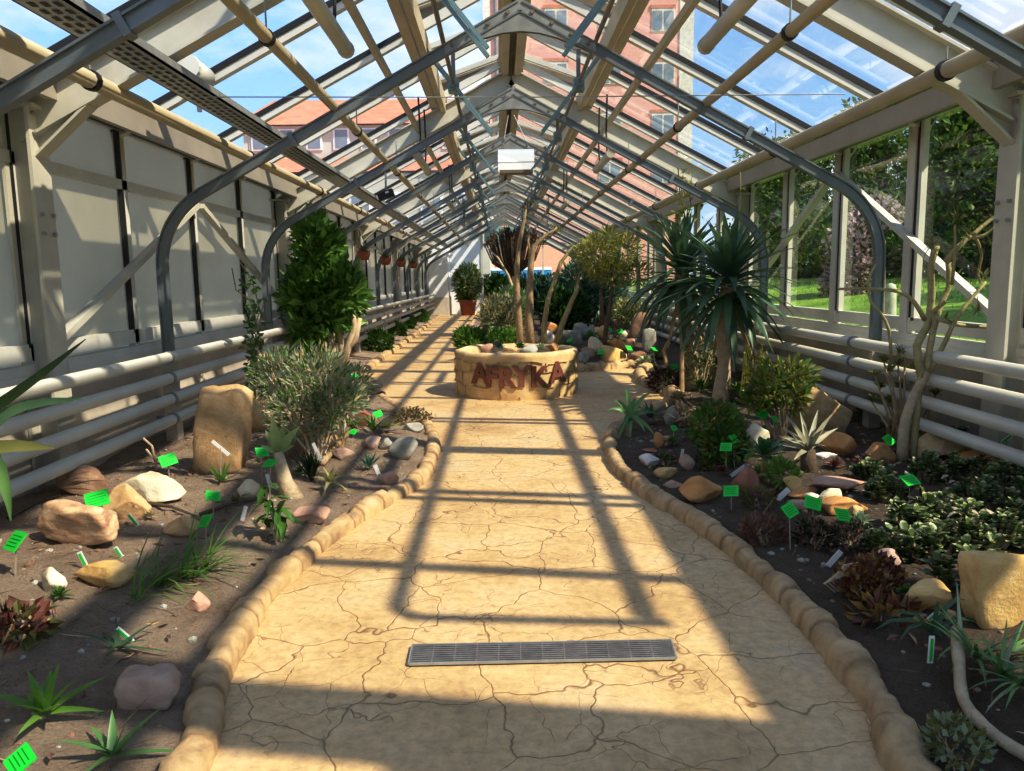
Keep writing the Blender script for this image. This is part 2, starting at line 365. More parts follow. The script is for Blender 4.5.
# ================================================================== the setting
LPX = [(211, 760), (223, 694), (246, 643), (274, 600), (305, 569), (336, 541), (375, 514), (414, 490), (430, 477), (438, 455), (439, 441),
       (430, 427), (410, 413), (386, 398), (378, 386), (366, 376), (377, 365), (402, 347), (438, 316)]
RPX = [(891, 771), (872, 725), (848, 682), (821, 651), (790, 615), (751, 576), (716, 545), (677, 518), (645, 498), (616, 474), (605, 454),
       (606, 441), (613, 430), (640, 416), (672, 405), (666, 396), (646, 388), (636, 381), (637, 374), (647, 369)]
LE = [G(*p) for p in LPX]; RE = [G(*p) for p in RPX]
LE = [V((LE[0].x, -.6, 0)), V((LE[0].x, 1.2, 0))] + LE
YEND = 34.2
LE[-1] = V((-2.5, YEND, 0))
RE = [V((RE[0].x + .05, -.6, 0)), V((RE[0].x + .04, 1.2, 0))] + RE
FRONT = [G(640, 368), G(603, 370), G(580, 372), G(540, 364), G(495, 355), G(462, 349)]
ISL = [V((-1.0, 18.5, 0)), V((-1.0, YEND, 0))]
def smoothline(pts, step=.1):
    out = []
    n = len(pts)
    for i in range(n - 1):
        p0, p1, p2, p3 = pts[max(i - 1, 0)], pts[i], pts[i + 1], pts[min(i + 2, n - 1)]
        k = max(2, int((p2 - p1).length / step))
        l1 = (p2 - p1).length
        m1 = (p2 - p0).normalized() * l1; m2 = (p3 - p1).normalized() * l1
        for j in range(k):
            t = j / k; t2 = t * t; t3 = t2 * t
            out.append(p1 * (2 * t3 - 3 * t2 + 1) + m1 * (t3 - 2 * t2 + t) + p2 * (-2 * t3 + 3 * t2) + m2 * (t3 - t2))
    out.append(pts[-1]); return out
LS = smoothline(LE); RS = smoothline(RE); IS = smoothline(FRONT + ISL)
POLY = [(p.x, p.y) for p in LS] + [(p.x, p.y) for p in reversed(RS + IS)]
def inside(x, y):
    c = False; j = len(POLY) - 1
    for i in range(len(POLY)):
        xi, yi = POLY[i]; xj, yj = POLY[j]
        if (yi > y) != (yj > y) and x < (xj - xi) * (y - yi) / (yj - yi) + xi: c = not c
        j = i
    return c
def edist(x, y):
    return min((px - x) ** 2 + (py - y) ** 2 for px, py in POLY) ** .5
_cache = {}
def soil(x, y):
    k = (round(x, 3), round(y, 3))
    if k in _cache: return _cache[k]
    d = edist(x, y)
    if inside(x, y) or d < .03: z = -.08
    else:
        t = min(1, d / 1.1); t = t * t * (3 - 2 * t)
        rise = .26 if (y > 12 and x > -1) else .10
        z = .05 + rise * t + .05 * mnoise.noise(V((x * 1.3, y * 1.3, 0))) * t + .018 * mnoise.noise(V((x * 6, y * 6, 3))) + .014 * mnoise.noise(V((x * 17, y * 17, 5)))
        if d < .11: z = -.08 + (z + .08) * (d - .03) / .08
    _cache[k] = z; return z
# path
mb = MB(); mb.add([(x, y, 0) for x, y in POLY], [list(range(len(POLY)))])
me = bpy.data.meshes.new('floor'); bm = bmesh.new()
vs = [bm.verts.new((x, y, 0)) for x, y in POLY]
es = [bm.edges.new((vs[i], vs[(i + 1) % len(vs)])) for i in range(len(vs))]
bmesh.ops.triangle_fill(bm, use_beauty=True, edges=es)
for f in bm.faces:
    if f.normal.z < 0: f.normal_flip()
bm.to_mesh(me); me.materials.append(M['paving']); fl = bpy.data.objects.new('floor', me); COL.objects.link(fl); struct(fl)
# soil
def soilgrid(name, x0, x1, ys):
    mb = MB(); xs = []
    nx = int((x1 - x0) / .045); xs = [x0 + (x1 - x0) * i / nx for i in range(nx + 1)]
    rows = []
    for y in ys: rows.append([soil(x, y) for x in xs])
    idx = {}
    for j in range(len(ys) - 1):
        for i in range(nx):
            c = [(i, j), (i + 1, j), (i + 1, j + 1), (i, j + 1)]
            if all(rows[b][a] < -.05 for a, b in c): continue
            f = []
            for a, b in c:
                if (a, b) not in idx: idx[(a, b)] = len(mb.v); mb.v.append(V((xs[a], ys[b], rows[b][a])))
                f.append(idx[(a, b)])
            mb.f.append(f); mb.mi.append(0)
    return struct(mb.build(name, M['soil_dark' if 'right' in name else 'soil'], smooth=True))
ysA = [.3 + .045 * i for i in range(int(8.7 / .045))]; ysB = [ysA[-1] + .12 * i for i in range(1, 76)]; ysC = [ysB[-1] + .4 * i for i in range(1, 41)]
ys = ysA + ysB + ysC
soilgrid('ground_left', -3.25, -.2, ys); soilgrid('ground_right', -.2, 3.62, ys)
# kerbs: cast stone edging, bulging stone by stone
def kerb(name, line, side, stone=.135, w=.125, h=.10, seed=0, mm=None):
    mb = MB(); rr = random.Random(seed); dense = smoothline(line, .022)
    s = 0; prev = None; nxt = 0; prof = 9; rows = []; jn = []
    cur = 1.; ph = 0; ln = stone; hs = 1; js = 0
    o = 0
    for i, p in enumerate(dense):
        if prev is not None: s += (p - prev).length
        prev = p
        if s - ph > ln: ph += ln; ln = stone * rr.uniform(.55, 1.5); hs = rr.uniform(.82, 1.18); js = rr.uniform(-.012, .012)
        t = (s - ph) / ln; sn = max(0, math.sin(PI * max(0, min(1, t)))); bul = .92 + .08 * sn ** .4; jn.append(max(0, 1 - sn / .24))
        d = (dense[min(i + 1, len(dense) - 1)] - dense[max(i - 1, 0)]).normalized()
        nrm = V((-d.y, d.x, 0)) * side
        for k in range(prof):
            a = PI * k / (prof - 1)
            rad = bul * hs * (1 + .10 * mnoise.noise(V((p.x * 11, p.y * 11, k * .6))) + .10 * mnoise.noise(V((p.x * 34, p.y * 34, k * .9))))
            q = p + nrm * (w / 2 - .014 + js * .6 - math.cos(a) * w / 2 * rad * (1.0)) + V((0, 0, -.01 + h * rad * math.sin(a) ** .55))
            mb.v.append(q)
    for i in range(len(dense) - 1):
        for k in range(prof - 1):
            a = i * prof + k; mb.f.append([a, a + 1, a + 1 + prof, a + prof]); mb.mi.append(0)
    ob = mb.build(name, M['kerb'], smooth=True); at = ob.data.attributes.new('joint', 'FLOAT', 'POINT')
    at.data.foreach_set('value', [jn[i // prof] for i in range(len(mb.v))]); return struct(ob)
kl = [p for p in LE if p.y < 8.0]
kerb('kerb_left', LE[:15], 1, seed=1)
kerb('kerb_left_far', LE[15:], 1, stone=.4, w=.16, h=.10, seed=2)
kerb('kerb_left_bend', LE[14:16], 1, stone=.3, w=.15, h=.09, seed=9)
kerb('kerb_right', RE[:17], -1, seed=3)
kerb('kerb_right_corner', RE[16:], -1, stone=.11, w=.17, h=.13, seed=4)
kerb('kerb_island_front', [RE[-1]] + FRONT, -1, stone=.07, w=.16, h=.13, seed=5)
kerb('kerb_island_side', [FRONT[-1]] + ISL, -1, stone=.3, w=.15, h=.1, seed=6)
# loose grit on the beds: nobody could count it
ico = bmesh.new(); bmesh.ops.create_icosphere(ico, subdivisions=1, radius=1); IV = [v.co.copy() for v in ico.verts]; IF = [[v.index for v in f.verts] for f in ico.faces]; ico.free()
mb = MB()
for i in range(3600):
    y = .9 + 8.5 * rnd.random() ** 1.4; x = rnd.uniform(-3., 3.4)
    if inside(x, y) or edist(x, y) < .17: continue
    r = rnd.choice([.004, .005, .006, .008, .012, .018]); z = soil(x, y); c = V((x, y, z)); q = (rnd.uniform(.7, 1.3), rnd.uniform(.7, 1.3), rnd.uniform(.5, .9))
    mb.m = rnd.choice([0, 0, 0, 1, 1, 2]) if r < .01 else rnd.choice([0, 0, 1]); mb.add([c + V((a.x * q[0], a.y * q[1], a.z * q[2])) * r * (1 + .25 * rnd.random()) for a in IV], IF)
stuff(mb.build('gravel', [R['brown'], R['grey'], R['pale']]))
mb = MB()
for i in range(1500):
    y = 1.2 + 10 * rnd.random() ** 1.3; x = rnd.choice([rnd.uniform(-2.9, -1.), rnd.uniform(1., 3.3)])
    if inside(x, y) or edist(x, y) < .2: continue
    p = V((x, y, soil(x, y) + .008)); a = rnd.uniform(0, 6.28); mb.m = rnd.choice([0, 1, 1]); d = V((math.cos(a), math.sin(a), rnd.uniform(-.1, .4)))
    if rnd.random() < .5: mb.chip(p, d, rnd.uniform(.03, .08), rnd.uniform(.012, .03))
    else: mb.chip(p, d, rnd.uniform(.06, .18), .006)
stuff(mb.build('leaf_litter', [M['dry'], M['twig']]))
# ------------------------------------------------------------------ side walls
HW = 3.33; FR0, BAY, BAR = 5.1, 5.8, 1.45
frames_y = [FR0 + BAY * k for k in range(-1, 6)]
YN = -.7
def wall(side, sx):
    X = XR + sx * HW
    pl = MB(); ins = -sx
    pl.box((min(X - .02 * sx, X + .14 * sx), YN, -.1), (max(X - .02 * sx, X + .14 * sx), YEND + .3, .92))
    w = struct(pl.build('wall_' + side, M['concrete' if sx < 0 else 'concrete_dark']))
    w['_o'] = (0, 0, 0)
    jb = MB()                                                     # ledge and pilaster stubs along the plinth
    jb.box((min(X + ins * .02, X + ins * .10), YN, .86), (max(X + ins * .02, X + ins * .10), YEND, .93))
    jb.build('ledge', M['cream'], w)
    k = 0
    for b in range(len(frames_y)):
        y0 = frames_y[b]; y1 = min(y0 + BAY, YEND)
        if y1 - y0 < .5: continue
        k += 1
        wn = sroot('window_%d' % (k + (0 if sx < 0 else 10)))
        fr = MB(); dk = MB(); gl = MB()
        xi = X + ins * .03
        for (z, hh, dp) in ((1.07, .11, .06), (2.31, .075, .06), (2.79, .09, .08)):
            if sx > 0 and z == 2.31: continue
            fr.beam((xi, y0, z), (xi, y1, z), dp, hh)
        fr.beam((xi, y0, .96), (xi, y1, .96), .10, .06)
        for j in range(1, 5):
            y = y0 + BAR * j
            if y > y1 + .01: break
            if sx < 0:
                fr.box((xi - .03, y - .035, .95), (xi + .03, y + .035, 2.78)); dk.box((xi - .010, y - .055, 1.1), (xi + .032, y - .035, 2.78))
            else:
                fr.box((xi - .04, y - .02, .95), (xi + .04, y + .10, 2.78)); dk.box((xi - .025, y - .07, 1.1), (xi + .02, y - .02, 2.78))
                fr.box((xi - .03, y - .115, 1.1), (xi + .02, y - .07, 2.78))
        for j in range(4):
            a = y0 + BAR * j; bb = min(a + BAR, y1)
            if bb - a < .05: continue
            gl.quad((X, a, .98), (X, bb, .98), (X, bb, 2.78), (X, a, 2.78))
        fr.build('window_frame', M['cream'], wn); dk.build('gasket', M['dark'], wn)
        gl.build('pane', M['frosted' if sx < 0 else 'glassw'], wn)
    # eave: gutter beam, upper rail, longitudinal steels
    g = MB()
    g.box((min(X, X - .20 * sx), YN, 2.86), (max(X, X - .20 * sx), YEND, 2.91))
    g.beam((X - .10 * sx, YN, 2.80), (X - .10 * sx, YEND, 2.80), .03, .16)
    tr = struct(g.build('trim_%d' % (1 if sx < 0 else 2), M['steel'])); tr['_o'] = (0, 0, 0)
    g = MB(); g.beam((X - .34 * sx, YN, 2.74), (X - .34 * sx, YEND, 2.74), .05, .17); g.beam((X - .24 * sx, YN, 2.9), (X - .24 * sx, YEND, 2.9), .18, .03)
    g.build('eave_rail', M['taupe'], tr)
    if sx > 0:
        g = MB(); g.box((X - .05, YN, 2.93), (X + .42, YEND, 2.97)); g.build('gutter', M['galv'], tr)
    # cross braces of the second bay
    g = MB(); xb = X - .10 * sx
    ya, yb = FR0 + .1, FR0 + BAY / 2 - .05
    g.beam((xb, ya, 1.08 if sx < 0 else 1.15), (xb, yb, 2.28 if sx < 0 else 2.5), .05, .07, (1, 0, 0)); g.beam((xb, yb + .1, 2.28 if sx < 0 else 2.5), (xb, FR0 + BAY - .1, 1.2), .05, .07, (1, 0, 0))
    struct(g.build('trim_%d' % (3 if sx < 0 else 4), M['beige' if sx < 0 else 'cream']))
wall('left', -1); wall('right', 1)
# ------------------------------------------------------------------ portal frames
GS = .52
def zg(u): return 4.50 - GS * abs(u)          # glass
def zf(u): return 4.19 - GS * abs(u)          # rafter centre line
for k, y in enumerate(frames_y):
    g = MB()
    for sx in (-1, 1):
        xc = XR + sx * 3.2
        g.beam((xc - .08 * sx, y, 0), (xc - .08 * sx, y, 2.62), .014 * 1.6, .20, (0, 1, 0)); g.beam((xc + .09 * sx, y, 0), (xc + .09 * sx, y, 2.62), .022, .20, (0, 1, 0))
        g.beam((xc, y, 0), (xc, y, 2.62), .17, .016, (0, 1, 0))
        g.ibeam((XR + sx * 3.25, y, zf(3.25)), (XR + sx * .0, y, zf(0)), .13, .24, .018)
        g.beam((XR + sx * 3.13, y, 2.30), (XR + sx * 2.76, y, zf(2.76) - .13), .12, .018)
        g.add([(XR + sx * 3.12, y, 2.34), (XR + sx * 2.80, y, zf(2.8) - .13), (XR + sx * 3.12, y, zf(3.12) - .10)], [(0, 1, 2)])
        g.box((xc - .13, y - .11, 2.60), (xc + .13, y + .11, 2.625))
    o = struct(g.build('trim_%d' % (20 + k), M['beige'])); o['_o'] = (0, 0, 0)
    bt = MB()
    for sx in (-1, 1):
        for dz in (.0, .12, -.5, -.62):
            for dy in (-.06, .06):
                c = V((XR + sx * 3.2 - sx * .095, y + dy, 2.45 + dz)); bt.tube([c, c - V((sx * .02, 0, 0))], .014, 6)
    bt.build('bolts', M['galv'], o)
# ------------------------------------------------------------------ glazed roof
ceil = sroot('ceiling')
g = MB(); g.add([(XR + 2.0, -.5, 3.36), (XR + 3.3, -.5, 2.69), (XR + 3.3, .98, 2.69), (XR + 2.0, .98, 3.36)], [(0, 1, 2, 3)]); g.add([(XR + 1.05, .62, 3.86), (XR + 2.0, .62, 3.36), (XR + 2.0, .98, 3.36), (XR + 1.05, .98, 3.86)], [(0, 1, 2, 3)]); g.build('added_shade_sheet', M['taupe'], ceil)  # unseen sheet, added to cast the dark band across the near path
ys_bar = [FR0 + BAR * j for j in range(-4, 21)]
ys_bar = [y for y in ys_bar if YN - .1 <= y <= YEND]
UP = .97; LIFT = .20
bars = MB(); gask = MB(); glz = MB(); vent = MB(); vgl = MB(); bel = MB()
for sx in (-1, 1):
    for y in ys_bar:
        a = V((XR + sx * UP, y, zg(UP) - .05)); b = V((XR + sx * 3.38, y, zg(3.38) - .05))
        bars.beam(a, b, .075, .10); gask.beam(a + V((0, -.043, .03)), b + V((0, -.043, .03)), .012, .045)
        # fixed curb of the vents and the raised sash above it (hinged along the ridge)
        r0 = V((XR + sx * .12, y, zg(.12) - .05)); r1 = V((XR + sx * UP, y, zg(UP) - .05))
        bars.beam(r0, r1, .06, .09)
        s1 = V((XR + sx * (UP + .12), y, zg(UP + .12) + LIFT))
        for dy in (-.06, .06):
            vent.beam(r0 + V((0, dy, .08)), s1 + V((0, dy, 0)), .05, .06)
        bel.add([r0 + V((0, .02, .05)), r1 + V((0, .02, .05)), s1 + V((0, .02, -.02))], [(0, 1, 2)])
    for i in range(len(ys_bar) - 1):
        a, b = ys_bar[i] + .03, ys_bar[i + 1] - .03
        glz.quad((XR + sx * UP, a, zg(UP)), (XR + sx * 3.4, a, zg(3.4)), (XR + sx * 3.4, b, zg(3.4)), (XR + sx * UP, b, zg(UP)))
        vgl.quad((XR + sx * .1, a, zg(.1) + .04), (XR + sx * (UP + .12), a, zg(UP + .12) + LIFT), (XR + sx * (UP + .12), b, zg(UP + .12) + LIFT), (XR + sx * .1, b, zg(.1) + .04))
        s = zg(UP + .12) + LIFT
        vent.beam((XR + sx * (UP + .12), a, s), (XR + sx * (UP + .12), b, s), .06, .06)
    y0, y1 = ys_bar[0], YEND
    pur = MB()
    for u, w, h, dz in ((.93, .07, .20, -.16), (1.05, .10, .06, -.12)):
        pur.beam((XR + sx * u, y0, zg(u) + dz), (XR + sx * u, y1, zg(u) + dz), w, h)
    pur.beam((XR + sx * 1.28, y0, zg(1.28) - .30), (XR + sx * 1.28, y1, zg(1.28) - .30), .05, .07)
    pur.beam((XR + sx * 2.98, y0, zg(2.98) - .06), (XR + sx * 2.98, y1, zg(2.98) - .06), .09, .07)
    pur.build('purlin', M['tan_steel'], ceil)
    rb = MB(); rb.beam((XR + sx * .085, y0, 4.33), (XR + sx * .085, y1, 4.33), .09, .22); rb.beam((XR + sx * .15, y0, 4.40), (XR + sx * .15, y1, 4.40), .04, .10)
    rb.build('ridge_beam', M['tan_steel'], ceil)
rb = MB(); rb.beam((XR, YN, 4.42), (XR, YEND, 4.42), .14, .06); rb.build('ridge_slot', M['brown_steel'], ceil)
bars.build('glazing_bars', M['cream'], ceil); gask.build('gasket', M['dark'], ceil); glz.build('pane', M['glass'], ceil)
vent.build('vent_sash', M['beige'], ceil); vgl.build('vent_pane', M['glass'], ceil); bel.build('bellows', M['brown_steel'], ceil)
# ------------------------------------------------------------------ far gable wall
fw = sroot('wall_far')
g = MB()
def gz(x): return zg(x - XR) - .12
def gable(mb, x0, x1, y, z0):
    pts = [(x0, y, z0), (x1, y, z0), (x1, y, gz(x1)), (x0, y, gz(x0))]; mb.add(pts, [(0, 1, 2, 3)])
    mb.add([(a, y + .12, c) for a, b, c in pts], [(0, 1, 2, 3)])
gable(g, -3.1, -.78, YEND, -.1); g.build('white_panel', M['white'], fw)
g = MB(); g.box((-2.95, YEND - 2.0, .75), (-2.15, YEND - .05, 2.9)); g.build('lobby', M['white'], fw)
g = MB(); g.box((-2.97, YEND - 2.02, 0), (-2.13, YEND - .05, .78)); g.build('lobby_base', M['concrete'], fw)
wf = sroot('window_30'); g = MB(); gl = MB(); tq = MB()
g.box((-.82, YEND - .05, 0), (-.72, YEND + .05, 3.9))
for x in (.6, 1.9, 3.2): g.box((x - .03, YEND - .04, 0), (x + .03, YEND + .04, gz(x)))
g.box((-.8, YEND - .05, 0), (3.5, YEND + .05, .35)); g.box((-.8, YEND - .04, 2.95), (3.4, YEND + .04, 3.05))
g.build('window_frame', M['beige'], wf)
gl.add([(-.75, YEND, .3), (3.5, YEND, .3), (3.5, YEND, gz(3.5)), (XR, YEND, gz(XR)), (-.75, YEND, gz(-.75))], [(0, 1, 2, 3, 4)])
gl.build('pane', M['glassw'], wf)
tq.box((-.65, YEND - .12, 3.1), (1.25, YEND - .06, 3.75)); tq.build('header_panel', M['bluegreen'] if False else mat('teal_panel', (.25, .45, .42), .5, .2, 2), wf)
M['joint'] = mat('planter_joint', (.46, .32, .15), .9, .2, 8)  # darker tan for the block joints of the planter
# ================================================================== steel arches, pipes, lamps, vent gear
HS, HAP, HL, HR = .54, 3.70, 3.06, .70        # arch slope, apex, half width, bend radius
ang = math.atan(HS); turn = PI / 2 - ang; tl = HR * math.tan(turn / 2)
zc = HAP - HS * HL
def arch_line(sx):
    pts = [(HL, .86), (HL, zc - tl)]
    cx, cz = HL - HR, zc - tl
    for i in range(1, 11):
        a = turn * i / 10; pts.append((cx + HR * math.cos(a), cz + HR * math.sin(a)))
    pts.append((0.0, HAP)); return [(XR + sx * u, z) for u, z in pts]
def sweep(mb, line, y, w, h):                      # rectangular bar bent in the cross plane
    o = len(mb.v); k = len(line)
    for i, (x, z) in enumerate(line):
        a = line[max(i - 1, 0)]; b = line[min(i + 1, k - 1)]
        d = V((b[0] - a[0], 0, b[1] - a[1])).normalized(); nn = V((-d.z, 0, d.x)) * h / 2
        c = V((x, y, z))
        for dy, s in ((-1, -1), (1, -1), (1, 1), (-1, 1)): mb.v.append(c + nn * s + V((0, dy * w / 2, 0)))
    for i in range(k - 1):
        for j in range(4):
            mb.f.append([o + i * 4 + j, o + i * 4 + (j + 1) % 4, o + (i + 1) * 4 + (j + 1) % 4, o + (i + 1) * 4 + j]); mb.mi.append(mb.m)
    mb.f.append([o, o + 1, o + 2, o + 3]); mb.mi.append(mb.m); mb.f.append([o + (k - 1) * 4 + j for j in range(4)]); mb.mi.append(mb.m)
def make_arch(y, label, detail):
    t = thing('steel_arch', (XR, y, 0), label, 'steel arch', 'grey steel arches across the glasshouse')
    for sx in (-1, 1):
        ln = arch_line(sx); mb = MB()
        sweep(mb, ln, y, .025, .07)                # web
        x = [(p[0], p[1] + .0) for p in ln]
        mb2 = MB()
        def off(d):
            out = []
            for i, (a, b) in enumerate(ln):
                p = ln[max(i - 1, 0)]; q = ln[min(i + 1, len(ln) - 1)]
                dd = V((q[0] - p[0], 0, q[1] - p[1])).normalized()
                s = -1 if sx > 0 else 1
                out.append((a + (-dd.z) * d * s * -1, b + dd.x * d * s * -1))
            return out
        sweep(mb, off(.037), y, .062, .012); sweep(mb, off(-.037), y, .062, .012)
        mb.build('arch_half', M['steel'], t)
        b = MB(); lx = XR + sx * HL
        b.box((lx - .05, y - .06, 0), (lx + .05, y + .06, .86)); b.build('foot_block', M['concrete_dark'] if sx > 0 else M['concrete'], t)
        if detail:
            c = MB(); z1 = HAP - HS * 1.9; d = V((sx * .5, 0, -.27)).normalized()
            p = V((XR + sx * 1.9, y, z1)); c.beam(p - d * .02, p + d * .02, .08, .11); c.build('splice_plate', M['steel'], t)
    pl = MB(); n = 8                               # ridge gusset with a curved lower edge
    pts = [(XR - .62, HAP - HS * .62 + .05), (XR, HAP + .06), (XR + .62, HAP - HS * .62 + .05)]
    low = [(XR + .62 - 1.24 * i / n, HAP - HS * .62 - .05 + .19 * math.sin(PI * i / n)) for i in range(n + 1)]
    for yy in (-.022, .022):
        vs = [(a, y + yy, b) for a, b in pts + low]; pl.add(vs, [list(range(len(vs)))])
    pl.build('ridge_plate', M['galv'], t)
    if detail:
        for sx in (-1, 1):
            for u in (.1, .26, .42, .56):
                b = MB(); c = V((XR + sx * u, y - .022, HAP - HS * u + .005)); b.tube([c, c - V((0, .018, 0))], .017, 6); b.build('bolt', M['dark'] if False else M['brown_steel'], t)
    return t
arch_y = [.85 + 2.9 * k for k in range(11)]
for k, y in enumerate(arch_y):
    make_arch(y, 'grey bent steel arch spanning the glasshouse, %s from the viewer' % ('nearest, mostly out of frame' if k == 0 else ORD[k]), k < 5)
# ---- heating pipes along both walls
def pipe_run(x, z, y0, y1, r, m, flanges, label, group, brk):
    t = thing('heating_pipe', (x, y0, z), label, 'pipe', group)
    mb = MB(); mb.tube([(x, y0, z), (x, y1, z)], r, 12); mb.build('pipe_body', m, t, smooth=True)
    for y in flanges:
        f = MB(); f.tube([(x, y - .02, z), (x, y + .02, z)], r * 1.18, 14); f.build('flange', M['steel'], t)
    for y in brk:
        b = MB(); s = -1 if x < XR else 1
        b.beam((x, y, z - r * .7), (x + s * .26, y, z - r * .7), .03, .025); b.build('bracket', M['blue_steel'], t)
PN = ['topmost', 'second from the top', 'third from the top', 'lowest']
for i in range(4):
    z = .90 - .172 * i
    pipe_run(-2.74, z, .2, 32.0, .046, M['pipe_l'], [6.35, 12.2, 18.0, 23.8], 'ivory heating pipe along the left wall, %s of four' % PN[i], 'heating pipes along the left wall', [y for y in arch_y if y > 3][:6])
    pipe_run(3.12, z, .2, 33.8, .046, M['pipe_r'], [6.75, 12.6, 18.4, 24.2], 'ivory heating pipe along the right wall, %s of four' % PN[i], 'heating pipes along the right wall', [y for y in arch_y if y > 3][:6])
# ---- heating pipes under the roof
def roof_pipe(u, z, sx, label, r, loop):
    x = XR + sx * u; t = thing('heating_pipe', (x, 2.0, z), label, 'pipe', 'heating pipes under the roof')
    mb = MB()
    pts = [(x, 33.5, z), (x, 1.98, z)]
    if loop:
        for i in range(1, 7):
            a = PI / 2 * i / 6; pts.append((x + sx * .16 * (1 - math.cos(a)), 1.98 - .16 * math.sin(a), z - .0 * i))
        x2 = XR + sx * 2.6; pts.append((x2, 1.82, 2.72))
    else: pts[-1] = (x, 1.9, z)
    mb.tube(pts, r, 10); mb.build('pipe_body', M['tan_pipe'], t, smooth=True)
    for k in range(10):
        y = FR0 + 2.9 * k - .3
        if y > 33: break
        c = MB(); c.tube([(x, y - .022, z), (x, y + .022, z)], r * 1.22, 12); c.build('clamp', M['dark'], t)
        h = MB(); h.tube([(x, y, z), (x, y, zf(u) - .05 if k % 2 == 0 else z + .3)], .006, 5); h.build('hanger', M['galv'], t)
for sx, nm in ((-1, 'left'), (1, 'right')):
    roof_pipe(2.6 if sx < 0 else 2.5, 2.70, sx, 'tan heating pipe just under the eave on the %s-hand slope' % nm, .050, False)
    roof_pipe(1.55, 2.93, sx, 'tan heating pipe hung halfway up the %s-hand roof slope' % nm, .040, True)
# ---- perforated cable tray
t = thing('cable_tray', (XR - 2.3, 1, 2.82), 'perforated metal cable tray running under the left roof slope', 'cable tray')
mb = MB(); hl = MB()
mb.box((XR - 2.42, .8, 2.80), (XR - 2.18, 32, 2.815)); mb.box((XR - 2.42, .8, 2.80), (XR - 2.41, 32, 2.86)); mb.box((XR - 2.19, .8, 2.80), (XR - 2.18, 32, 2.86))
mb.build('tray', M['galv'], t)
for k in range(3):
    for j in range(90):
        y = .9 + j * .1; x = XR - 2.37 + k * .06; hl.quad((x, y, 2.797), (x + .03, y, 2.797), (x + .03, y + .06, 2.797), (x, y + .06, 2.797))
stuff(hl.build('slot_pattern', M['dark'], t))
# ---- tube lamps hung along the slopes
def lamp(u, sx, y0, y1, label):
    x = XR + sx * u; z = 3.0
    t = thing('tube_lamp', (x, (y0 + y1) / 2, z), label, 'lamp', 'tube lamps under the roof')
    mb = MB(); mb.tube([(x, y0, z), (x, y1, z)], .05, 12); mb.build('lamp_tube', M['pipe_l'], t, smooth=True)
    for y in (y0, y1 - .02):
        e = MB(); e.tube([(x, y - .015, z), (x, y + .035, z)], .055, 12); e.build('end_cap', M['beige'], t)
    for y in (y0 + .3, y1 - .35):
        e = MB(); e.tube([(x, y, z + .04), (x - .01 * sx, y + .03, z + .3), (x, y + .02, zg(u) - .12)], .012, 6); e.build('hanger', M['dark'], t)
for k in range(4):
    for sx, nm in ((-1, 'left'), (1, 'right')):
        lamp(1.18, sx, 3.9 + 5.8 * k, 5.3 + 5.8 * k, 'tan tube lamp hung lengthwise under the %s-hand roof slope, %s of its row' % (nm, ORD[k]))
# ---- white lamp housing under the ridge
y = 11.3
t = thing('lamp_housing', (.2, y, 3.15), 'white boxy lamp housing hung on wires under the ridge', 'lamp')
c0 = P(516, 162, y)
mb = MB(); hw, hh = .255, .165
prof = [(-.12, -hh * .75), (.12, -hh * .75), (.15, -hh * .2), (.13, hh * .6), (.06, hh), (-.06, hh), (-.13, hh * .6), (-.15, -hh * .2)]
o = [(c0.x - hw, y + a, c0.z + b) for a, b in prof] + [(c0.x + hw, y + a, c0.z + b) for a, b in prof]; k = len(prof)
mb.add(o, [list(range(k))[::-1], list(range(k, 2 * k))] + [[i, (i + 1) % k, k + (i + 1) % k, k + i] for i in range(k)])
mb.build('housing', M['lampbox'], t)
mb = MB(); mb.box((c0.x - hw + .02, y - .13, c0.z - hh * 1.0), (c0.x + hw - .02, y + .13, c0.z - hh * .74)); mb.build('lens', M['brown_steel'], t)
mb = MB(); mb.box((c0.x - hw - .004, y - .154, c0.z - .03), (c0.x + hw + .004, y - .13, c0.z - .018)); mb.build('seam', M['galv'], t)
for dx in (-.2, .22):
    mb = MB(); mb.tube([(c0.x + dx, y, c0.z + hh * .8), (XR + dx * .2, y + .3, 3.85)], .006, 5); mb.build('hanging_wire', M['galv'], t)
# ---- vent opening gear: shaft, gearbox, rods
def actuator(y, sx, label):
    x = XR + sx * .64; z = 3.47
    t = thing('vent_opener', (x, y, z), label, 'vent opener', 'rack vent openers beside the ridge')
    g = MB(); g.box((x - .055, y - .07, z - .07), (x + .055, y + .07, z + .05)); g.tube([(x, y - .13, z), (x, y + .13, z)], .045, 8); g.build('gearbox', M['blue_steel'], t)
    d = V((sx * .62, 0, .78)).normalized()
    for dy in (-.10, .10):
        c = V((x, y + dy, z)); m = MB(); m.beam(c - d * .62, c + d * .80, .026, .03, (0, 1, 0)); m.build('rack_rod', M['blue_steel'], t)
    m = MB(); m.beam((x, y, z + .04), (x, y, z + .34), .04, .03); m.build('bracket', M['steel'], t)
for sx, nm in ((-1, 'left'), (1, 'right')):
    x = XR + sx * .64
    mb = MB(); mb.tube([(x, 1.5, 3.47), (x, 33, 3.47)], .02, 8)
    o = mb.build('drive_shaft', M['brown_steel'], loc=(x, 1.5, 3.47)); tag(o, 'thin brown drive shaft beside the ridge, on the %s-hand side' % nm, 'drive shaft')
    for k in range(9):
        actuator(5.35 + 2.9 * k, sx, 'blue-grey rack vent opener on the %s-hand drive shaft, %s along it' % (nm, ORD[k]))
